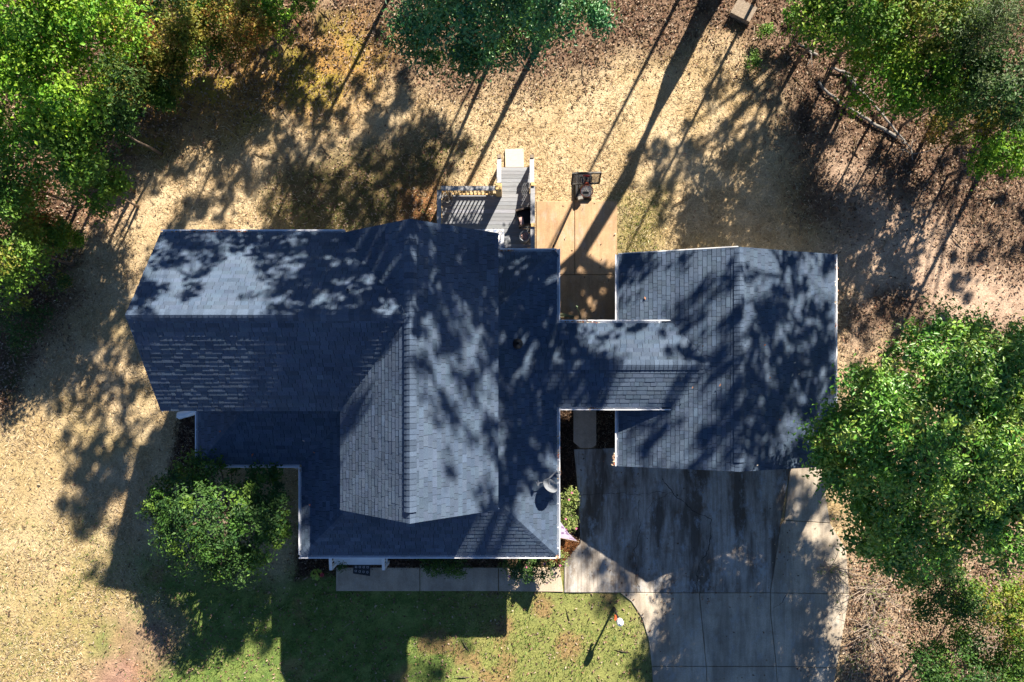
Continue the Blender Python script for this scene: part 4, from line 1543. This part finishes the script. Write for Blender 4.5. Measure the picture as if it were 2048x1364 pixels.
T('broadleaf_tree', 'green and yellow tree at the left edge level with the roof corner', 'tree', 30, 500, 85, 3.2, 'green', 8, .8, group=GL, pal2=('olive', .4))
GB = 'understory bushes at the upper left'
T('understory_bush', 'dark green bush among autumn leaves between woods and yard', 'bush', 255, 150, 62, 2, 'darkgreen', 11, 1.40, .09, GB, pal2=('olive', .4))
T('understory_bush', 'orange and olive autumn bush at the top of the left woods edge', 'bush', 275, 55, 62, 2.2, 'autumn', 12, 0.96, .09, GB, pal2=('darkgreen', .35))
T('understory_bush', 'dark green low bush nearest the mossy bare ground', 'bush', 335, 150, 48, 1.4, 'darkgreen', 13, 1.31, .085, GB, pal2=('autumn', .25))
T('understory_bush', 'olive yellow bush right of the dark bushes at the top edge', 'bush', 375, 55, 58, 2.1, 'olive', 14, 1.05, .09, GB, pal2=('autumn', .3))
T('understory_bush', 'red and orange autumn bush at the top edge', 'bush', 480, 45, 62, 2.3, 'autumn', 15, 1.40, .09, GB)
T('understory_bush', 'yellow-green bush beside the red and orange one', 'bush', 425, 20, 45, 2, 'yellowgreen', 16, 1.22, .09, GB, pal2=('olive', .5))
T('understory_bush', 'light green bush right of the red and orange one', 'bush', 548, 22, 46, 2, 'yellowgreen', 17, 1.31, .09, GB, pal2=('green', .4))
T('understory_bush', 'small green bush right end of the top left woods', 'bush', 610, 5, 36, 1.6, 'green', 18, 1.22, .085, GB)
T('understory_bush', 'mixed olive bush under the bright sunlit crowns', 'bush', 240, 195, 52, 1.8, 'olive', 19, 1.40, .09, GB, pal2=('autumn', .35))
T('understory_bush', 'glossy green bush standing farthest into the mossy ground', 'bush', 310, 190, 42, 1.2, 'green', 20, 1.57, .085, GB, pal2=('darkgreen', .5))
T('understory_bush', 'reddish brown bush in the shade at the left edge', 'bush', 60, 415, 62, 1.9, 'autumn', 21, 0.96, .09, GB, pal2=('darkgreen', .4))
T('understory_bush', 'small yellow bush at the left yard edge', 'bush', 136, 478, 26, 1.2, 'yellowgreen', 22, 2.10, .075, GB, pal2=('olive', .4))
T('understory_bush', 'low green bush left of the small yellow one', 'bush', 85, 470, 50, 1.4, 'green', 23, 1.40, .085, GB, pal2=('olive', .4))
T('understory_bush', 'sparse low green shoots in the litter at the left edge', 'bush', 40, 640, 60, .8, 'darkgreen', 24, 0.39, .075, GB)
T('understory_bush', 'dark bush at the top edge behind the orange ones', 'bush', 330, -5, 60, 2, 'darkgreen', 25, 1.22, .09, GB, pal2=('autumn', .3))
T('understory_bush', 'olive and orange bush filling the gap below the top edge bushes', 'bush', 320, 105, 62, 1.8, 'autumn', 26, 1.0, .085, GB, pal2=('olive', .5))
T('understory_bush', 'green bush between the olive and the red bushes at the top', 'bush', 405, 95, 55, 1.6, 'green', 27, .9, .085, GB, pal2=('autumn', .4))
T('understory_bush', 'low orange bush at the front of the top left woods', 'bush', 470, 95, 48, 1.3, 'autumn', 28, .8, .08, GB, pal2=('olive', .4))
T('understory_bush', 'low sparse yellow-green bush right of the low orange one', 'bush', 545, 70, 45, 1.2, 'olive', 29, .8, .08, GB, pal2=('yellowgreen', .4))
T('understory_bush', 'dark green bush under the mid green trees at the yard edge', 'bush', 260, 250, 48, 1.3, 'darkgreen', 30, .9, .085, GB, pal2=('green', .4))
T('understory_bush', 'low green bush at the left edge above the bare litter', 'bush', 25, 575, 60, 1.2, 'green', 131, .7, .085, GB, pal2=('olive', .4))
T('understory_bush', 'low dark sprouts in the litter left of the house corner', 'bush', 110, 560, 40, .6, 'darkgreen', 132, .5, .075, GB, pal2=('olive', .3))

# dark oak behind the yard
def W3(px, py, z):
    return tuple(W(px, py, z))
make_tree('oak_tree', 'dark blue-green oak hanging over the back of the yard', 'tree', (.6, 14.4), [
    (W3(930, 20, 5.8), (2.1, 1.9, 1.4)), (W3(1010, -90, 7.5), (2.6, 2.6, 2.0)), (W3(1160, 10, 5.6), (1.0, .9, .7)), (W3(820, 70, 5.4), (.75, .9, .7)),
    (W3(900, 125, 5.2), (.9, .65, .6)), (W3(960, 100, 5.4), (.8, .8, .6)), (W3(1080, 40, 5.8), (1.1, .9, .8))],
    'bluegreen', 330, 95, .12, .38, 31, .10, mat=M_gloss, limbs=26, pal2=('green', .2), aspect=.42)
# upper right woods
GR = 'trees of the woods at the upper right'
T('broadleaf_tree', 'green tree at the top edge leading the right woods', 'tree', 1690, 20, 100, 4, 'green', 41, 1.1, group=GR, pal2=('yellowgreen', .4))
T('broadleaf_tree', 'yellow-green thin leaved tree standing over the fallen trunks', 'tree', 1765, 150, 82, 3.2, 'yellowgreen', 42, 1.0, group=GR, pal2=('olive', .4), leaf=.1)
T('broadleaf_tree', 'mixed green tree at the top edge near the right corner', 'tree', 1850, 40, 110, 4, 'green', 43, 1.1, group=GR, pal2=('olive', .45))
T('pine_tree', 'grey-green pine in the upper right corner', 'tree', 1985, 60, 90, 4.8, 'pine', 44, 1.2, .13, GR, aspect=.2, pal2=('darkgreen', .4))
T('broadleaf_tree', 'dark green tree at the right edge below the corner pine', 'tree', 2010, 190, 90, 4.5, 'darkgreen', 45, .9, group=GR, pal2=('pine', .3))
T('broadleaf_tree', 'bright yellow-green bush-like tree at the right edge near the bare dirt', 'tree', 2005, 300, 62, 3, 'yellowgreen', 46, 1.0, group=GR)
T('broadleaf_tree', 'mid green tree between the thin yellow-green tree and the right edge', 'tree', 1900, 190, 70, 3, 'green', 47, .8, group=GR, pal2=('olive', .4))
T('broadleaf_tree', 'light green tree at the very top edge between two mixed green ones', 'tree', 1770, 20, 95, 3.4, 'green', 141, 1.0, group=GR, pal2=('yellowgreen', .5))
T('broadleaf_tree', 'yellow-green tree just right of the thin one over the fallen trunks', 'tree', 1850, 165, 75, 3.4, 'yellowgreen', 142, .9, group=GR, pal2=('green', .5))
T('broadleaf_tree', 'dark green tree left of the corner pine', 'tree', 1930, 105, 75, 3.6, 'darkgreen', 143, .9, group=GR, pal2=('green', .5))
T('broadleaf_tree', 'rusty and green small tree at the right edge between two green ones', 'tree', 1985, 245, 60, 2.6, 'olive', 144, .7, group=GR, pal2=('darkgreen', .4))
T('understory_bush', 'low yellow-green bush at the left foot of the upper right woods', 'bush', 1700, 90, 55, 1.6, 'yellowgreen', 145, .6, .085, pal2=('olive', .5))
T('understory_bush', 'low sparse green bush by the lower end of the fallen trunks', 'bush', 1875, 215, 50, 1.2, 'green', 146, .5, .08, pal2=('olive', .4))
T('understory_bush', 'small yellow-green bush right of the plank box', 'bush', 1583, 30, 20, .9, 'yellowgreen', 48, 1.0, .08)
T('understory_bush', 'small pale green sprout below the yellow-green bush', 'bush', 1610, 52, 18, .7, 'shrub', 49, .9, .08)
T('understory_bush', 'tiny green sprout below the plank box', 'bush', 1528, 68, 14, .4, 'green', 50, 1.0, .07)
T('understory_bush', 'tiny dark green weed patch in the shaded litter', 'bush', 1502, 115, 20, .3, 'green', 51, .6, .06)
T('understory_bush', 'reddish bush beneath the mid green right tree', 'bush', 1890, 265, 50, 1.2, 'autumn', 52, .4, .08, pal2=('darkgreen', .5))
# big oak beside the garage
make_tree('oak_tree', 'big sunlit green oak overhanging the garage corner', 'tree', (12.6, -1.6), [
    (W3(1860, 860, 6.8), (2.6, 2.5, 1.7)), (W3(1960, 760, 6.4), (1.9, 1.6, 1.3)), (W3(1780, 780, 5.4), (1.5, 1.2, 1.0)), (W3(1690, 880, 4.9), (1.05, 1.2, .8)),
    (W3(1730, 970, 5.0), (1.3, 1.2, .9)), (W3(1850, 1050, 5.6), (1.9, 1.2, 1.0)), (W3(1970, 990, 6.2), (1.8, 1.6, 1.2)), (W3(1760, 1070, 4.8), (1.0, .9, .7)),
    (W3(1890, 680, 5.4), (1.4, .8, .8)), (W3(2040, 880, 6.6), (1.6, 2.2, 1.3)), (W3(1680, 830, 4.6), (.7, .6, .5)), (W3(2060, 740, 6.2), (1.3, 1.2, 1.0)), (W3(2050, 1060, 6.0), (1.4, 1.2, 1.0)), (W3(1830, 1110, 4.8), (1.1, .8, .7)), (W3(1660, 930, 4.4), (.5, .8, .5))],
    'oak', 640, 108, .125, .38, 61, .24, mat=M_gloss, limbs=40, pal2=('oaklight', .2), aspect=.45)
# loose tree and brush at the lower right
GM = 'small loose trees over the mulch at the lower right'
tree_px('broadleaf_tree', 'loose dark small-leaved tree above the mulch, below the big oak', 'tree', 1880, 1180, 85, 3.2, 'darkgreen', 62, .95, .085, GM, pal2=('green', .35), clump_r=.34, lean=(.9, .8), limbs=20, trunk_r=.05)
tree_px('broadleaf_tree', 'loose dark tree at the bottom edge near the lower right corner', 'tree', 1900, 1330, 95, 3.2, 'darkgreen', 63, .95, .085, GM, pal2=('green', .5), clump_r=.34, lean=(.8, -.8), limbs=20, trunk_r=.05)
tree_px('broadleaf_tree', 'loose yellow tinged tree at the right edge below the big oak', 'tree', 2030, 1230, 85, 3.6, 'green', 64, .95, .085, GM, pal2=('olive', .5), clump_r=.34, lean=(.9, 0), limbs=20, trunk_r=.05)
tree_px('broadleaf_tree', 'small loose green tree in the lower right corner', 'tree', 2025, 1350, 70, 3.2, 'green', 65, .95, .085, GM, pal2=('darkgreen', .5), clump_r=.32, lean=(.6, -.8), limbs=16, trunk_r=.05)
def bare_bush(label, px, py, rpx, n, seed, h=.9):
    rng = random.Random(seed)
    c = W(px, py)
    e = thing('bare_bush', label, 'bush', c, 'bare twiggy bushes beside the driveway')
    mb = MB()
    lv = []
    for i in range(n):
        a = rng.uniform(0, 6.28)
        L = rpx * .018 * rng.uniform(.5, 1.1)
        p = [c + Vector((rng.gauss(0, .08), rng.gauss(0, .08), 0))]
        d = Vector((math.cos(a), math.sin(a), rng.uniform(.3, 1.2) * h))
        for j in range(4):
            d = d + Vector((rng.gauss(0, .22), rng.gauss(0, .22), rng.gauss(0, .12)))
            p.append(p[-1] + d * L / 4)
        mb.tube(p, [.016, .013, .01, .007, .003], 5, False)
        for j in (1, 2, 3):
            b = p[j]
            dd = Vector((rng.gauss(0, 1), rng.gauss(0, 1), rng.uniform(0, .8))).normalized()
            mb.tube([b, b + dd * L * .2, b + dd * L * .34 + Vector((rng.gauss(0, .04), rng.gauss(0, .04), .02))], [.009, .006, .003], 4, False)
            if rng.random() < .35:
                lv.append(tuple(b + dd * L * .3))
    obj('stem', mb, M_twig, e)
    if lv:
        r_ = np.random.default_rng(seed)
        cc = np.repeat(np.array(lv), 4, axis=0) + r_.normal(size=(len(lv) * 4, 3)) * .05
        v, f = leaf_arrays(cc, unit(np.array([0, 0, 1.]) + r_.normal(size=cc.shape) * .5), r_.uniform(.05, .09, len(cc)), r_.uniform(.03, .05, len(cc)), r_)
        pl = np.array(PAL['shrub'])
        obj('foliage', raw_mesh('foliage', v, f, np.repeat(pl[r_.integers(0, 4, len(cc))], 4, axis=0)), M_leaf, e)
bare_bush('bare twiggy bush leaning over the driveway edge with a few leaves', 1655, 1135, 60, 22, 1)
bare_bush('tangled bare bush in dark mulch just right of the driveway corner', 1740, 1180, 60, 30, 2, .6)
bare_bush('tangled bare bush right of the lower driveway slabs', 1740, 1260, 70, 30, 3, .6)
bare_bush('pale bare bush under the loose tree at lower right', 1945, 1285, 60, 26, 4, 1.2)
bare_bush('bare bush at the bottom edge right of the driveway', 1710, 1320, 45, 20, 5, .6)
# round tree at the front left
make_tree('ornamental_tree', 'round dark green tree in front of the left porch', 'tree', (-9.1, -4.6), [
    (W3(440, 1030, 3.4), (1.8, 1.6, 1.2)), (W3(530, 1000, 3.1), (.85, 1.0, .8)), (W3(470, 1130, 2.7), (.9, .6, .7)), (W3(340, 1010, 2.7), (.8, 1.0, .7)), (W3(370, 980, 2.9), (.9, .85, .8)), (W3(360, 1060, 2.7), (.9, .9, .8)), (W3(430, 1110, 2.7), (1.1, .7, .7)),
    (W3(520, 1080, 2.9), (.8, .8, .7)), (W3(555, 1060, 2.6), (.5, .5, .5)), (W3(420, 940, 2.8), (1.0, .6, .7)), (W3(525, 950, 2.7), (.6, .5, .5))],
    'darkgreen', 270, 80, .10, .25, 71, .12, limbs=30, pal2=('green', .45), aspect=.5)
# porch shrubs
def shrub_box(label, x0, y0, x1, y1, z, seed, pal, flowers=0, dens=1.0, pal2=None):
    a, b = W(x0, y0, z * .7), W(x1, y1, z * .7)
    c = (a + b) / 2
    rx, ry = abs(b.x - a.x) / 2, abs(b.y - a.y) / 2
    lob = []
    rng = random.Random(seed)
    n = max(2, int(max(rx, ry) / min(rx, ry) * 2))
    for i in range(n):
        t = (i + .5) / n * 2 - 1
        if rx > ry:
            lob.append(((c.x + t * (rx - ry * .5), c.y + rng.uniform(-.1, .1) * ry, z * .5), (ry * .8, ry * .85, z * .42)))
        else:
            lob.append(((c.x + rng.uniform(-.1, .1) * rx, c.y + t * (ry - rx * .5), z * .5), (rx * .85, rx * .8, z * .42)))
    e = make_tree('flowering_shrub' if flowers else 'shrub', label, 'shrub', (c.x, c.y), lob, pal, int(rx * ry * 4 * 30 * dens), 26, .06, .13, seed, .02, part='foliage', limbs=16, aspect=.6, pal2=pal2)
    for i in range(flowers):
        p = Vector((c.x + rng.uniform(-.9, .9) * rx, c.y + rng.uniform(-.95, .95) * ry, z * .92))
        mb = MB()
        for k in range(5):
            an = k * 2 * math.pi / 5
            d = Vector((math.cos(an), math.sin(an), .25))
            s = Vector((-d.y, d.x, 0))
            mb.face([p, p + d * .026 - s * .016, p + d * .045, p + d * .026 + s * .016])
        obj('flower', mb, M_petal, e)
shrub_box('clipped sunlit hedge with pink flowers along the right porch side', 1118, 972, 1160, 1072, .95, 81, 'shrub', 5, 1.5)
shrub_box('leafy shrub with a few pink flowers under the right front porch corner', 1003, 1100, 1115, 1172, 1.15, 82, 'darkgreen', 6, 1.7, ('shrub', .35))
shrub_box('dark green shrub under the middle of the front porch', 833, 1100, 940, 1163, 1.0, 83, 'darkgreen', 0, 1.6, ('green', .4))
shrub_box('small leafy shrub right of the front porch corner in pine straw', 1112, 1095, 1136, 1138, .6, 84, 'shrub', 2, 1.0)
shrub_box('low round boxwood left of the doormat', 673, 1127, 690, 1144, .4, 85, 'darkgreen', 0, 1.6)
def hosta(label, px, py, r, seed, pal):
    c = W(px, py)
    e = thing('garden_plant', label, 'plant', c)
    rg_ = np.random.default_rng(seed)
    n = 46
    a = rg_.uniform(0, 6.28, n)
    rad = r * np.sqrt(rg_.random(n))
    cc = np.stack([c.x + rad * np.cos(a), c.y + rad * np.sin(a), .05 + .2 * (1 - rad / r)], 1)
    v, f = leaf_arrays(cc, unit(np.stack([np.cos(a) * .4, np.sin(a) * .4, np.ones(n)], 1) + rg_.normal(size=(n, 3)) * .2), rg_.uniform(.1, .16, n), rg_.uniform(.06, .09, n), rg_)
    pl = np.array(PAL[pal])
    obj('foliage', raw_mesh('foliage', v, f, np.repeat(pl[rg_.integers(0, len(pl), n)], 4, axis=0)), M_leaf, e)
hosta('pale green leafy plant left of the small red pot', 634, 1148, .2, 1, 'oaklight')

# tall trees whose bases stand just past the back edge of the picture: they shade yard and roofs
def shade_tree(label, x, y, h, zc0, r, seed, trunk_r, dens=1.0, pal='green', sx=1.0):
    zc = (h + zc0) / 2
    rz = (h - zc0) / 2
    rng = random.Random(seed)
    lob = [((x, y, zc), (r * .75 * sx, r * .75, rz))]
    for i in range(7):
        a = rng.uniform(0, 6.28)
        zz = rng.uniform(zc0 + .5, h - 1)
        lob.append(((x + math.cos(a) * r * .7 * sx, y + math.sin(a) * r * .7, zz), (r * .42 * sx, r * .42, rz * .3)))
    make_tree('shade_tree', label, 'tree', (x, y), lob, pal, int(176 * dens * (r / 3) ** 2 * rz / 3), 22, .22, .25, seed, trunk_r, 'tall trees behind the yard', limbs=34, pal2=('olive', .3), aspect=.6)
for a in (
    ('tall tree whose thick trunk shadow crosses the straw behind the patio', 7.7, 14.6, 18.0, 6.8, 3.6, 201, .38, .95),
    ('slim tall tree behind the dark oak whose thin trunk shadow meets the deck stairs', 2.3, 14.4, 18.2, 10.5, 3.1, 202, .12, 1.0),
    ('tall tree behind the right side of the yard shading the garage', 14.9, 16.2, 19.0, 12.5, 3.4, 203, .08, .68),
    ('tall tree farther right behind the yard shading the garage ridge', 18.0, 14.8, 19.5, 11.5, 3.4, 204, .08, .75),
    ('leafy tree behind the right yard shading the straw left of the logs', 14.6, 21.0, 14.0, 6.0, 3.1, 205, .1, .55),
    ('tall tree behind the left woods dappling the left yard', -7.0, 15.0, 14.5, 8.0, 2.9, 206, .07, .9),
    ('tall tree behind the left woods nearest the dark oak', -3.9, 14.6, 18.0, 11.0, 2.7, 207, .07, 1.0),
    ('very tall tree behind the dark oak shading the left wing roof', 1.76, 16.8, 18.8, 12.0, 3.1, 208, .06, .95),
    ('tall tree behind the thick trunk shading the porch roof', 8.0, 17.5, 23.0, 14.0, 3.4, 209, .08, .8),
    ('leafy tree far behind the dark oak shading the straw left of the deck', 1.0, 20.5, 13.0, 6.0, 3.4, 211, .07, 1.0),
    ('leafy tree behind the autumn bushes shading the mossy ground', -4.6, 20.0, 12.0, 5.5, 3.2, 212, .08, .8),
    ('tall tree beyond the right corner woods dappling the bare soil', 20.6, 15.6, 12.5, 5.0, 3.4, 213, .08, .5),
    ('slender very tall tree behind the yard shading the front corner of the porch roof', 9.3, 14.6, 21.5, 16.5, 1.8, 214, .06, 1.0),
    ('very tall tree far right beyond the woods dappling the lower driveway', 17.9, 9.3, 19.5, 13.5, 3.3, 210, .09, 1.0),
):
    shade_tree(*a)
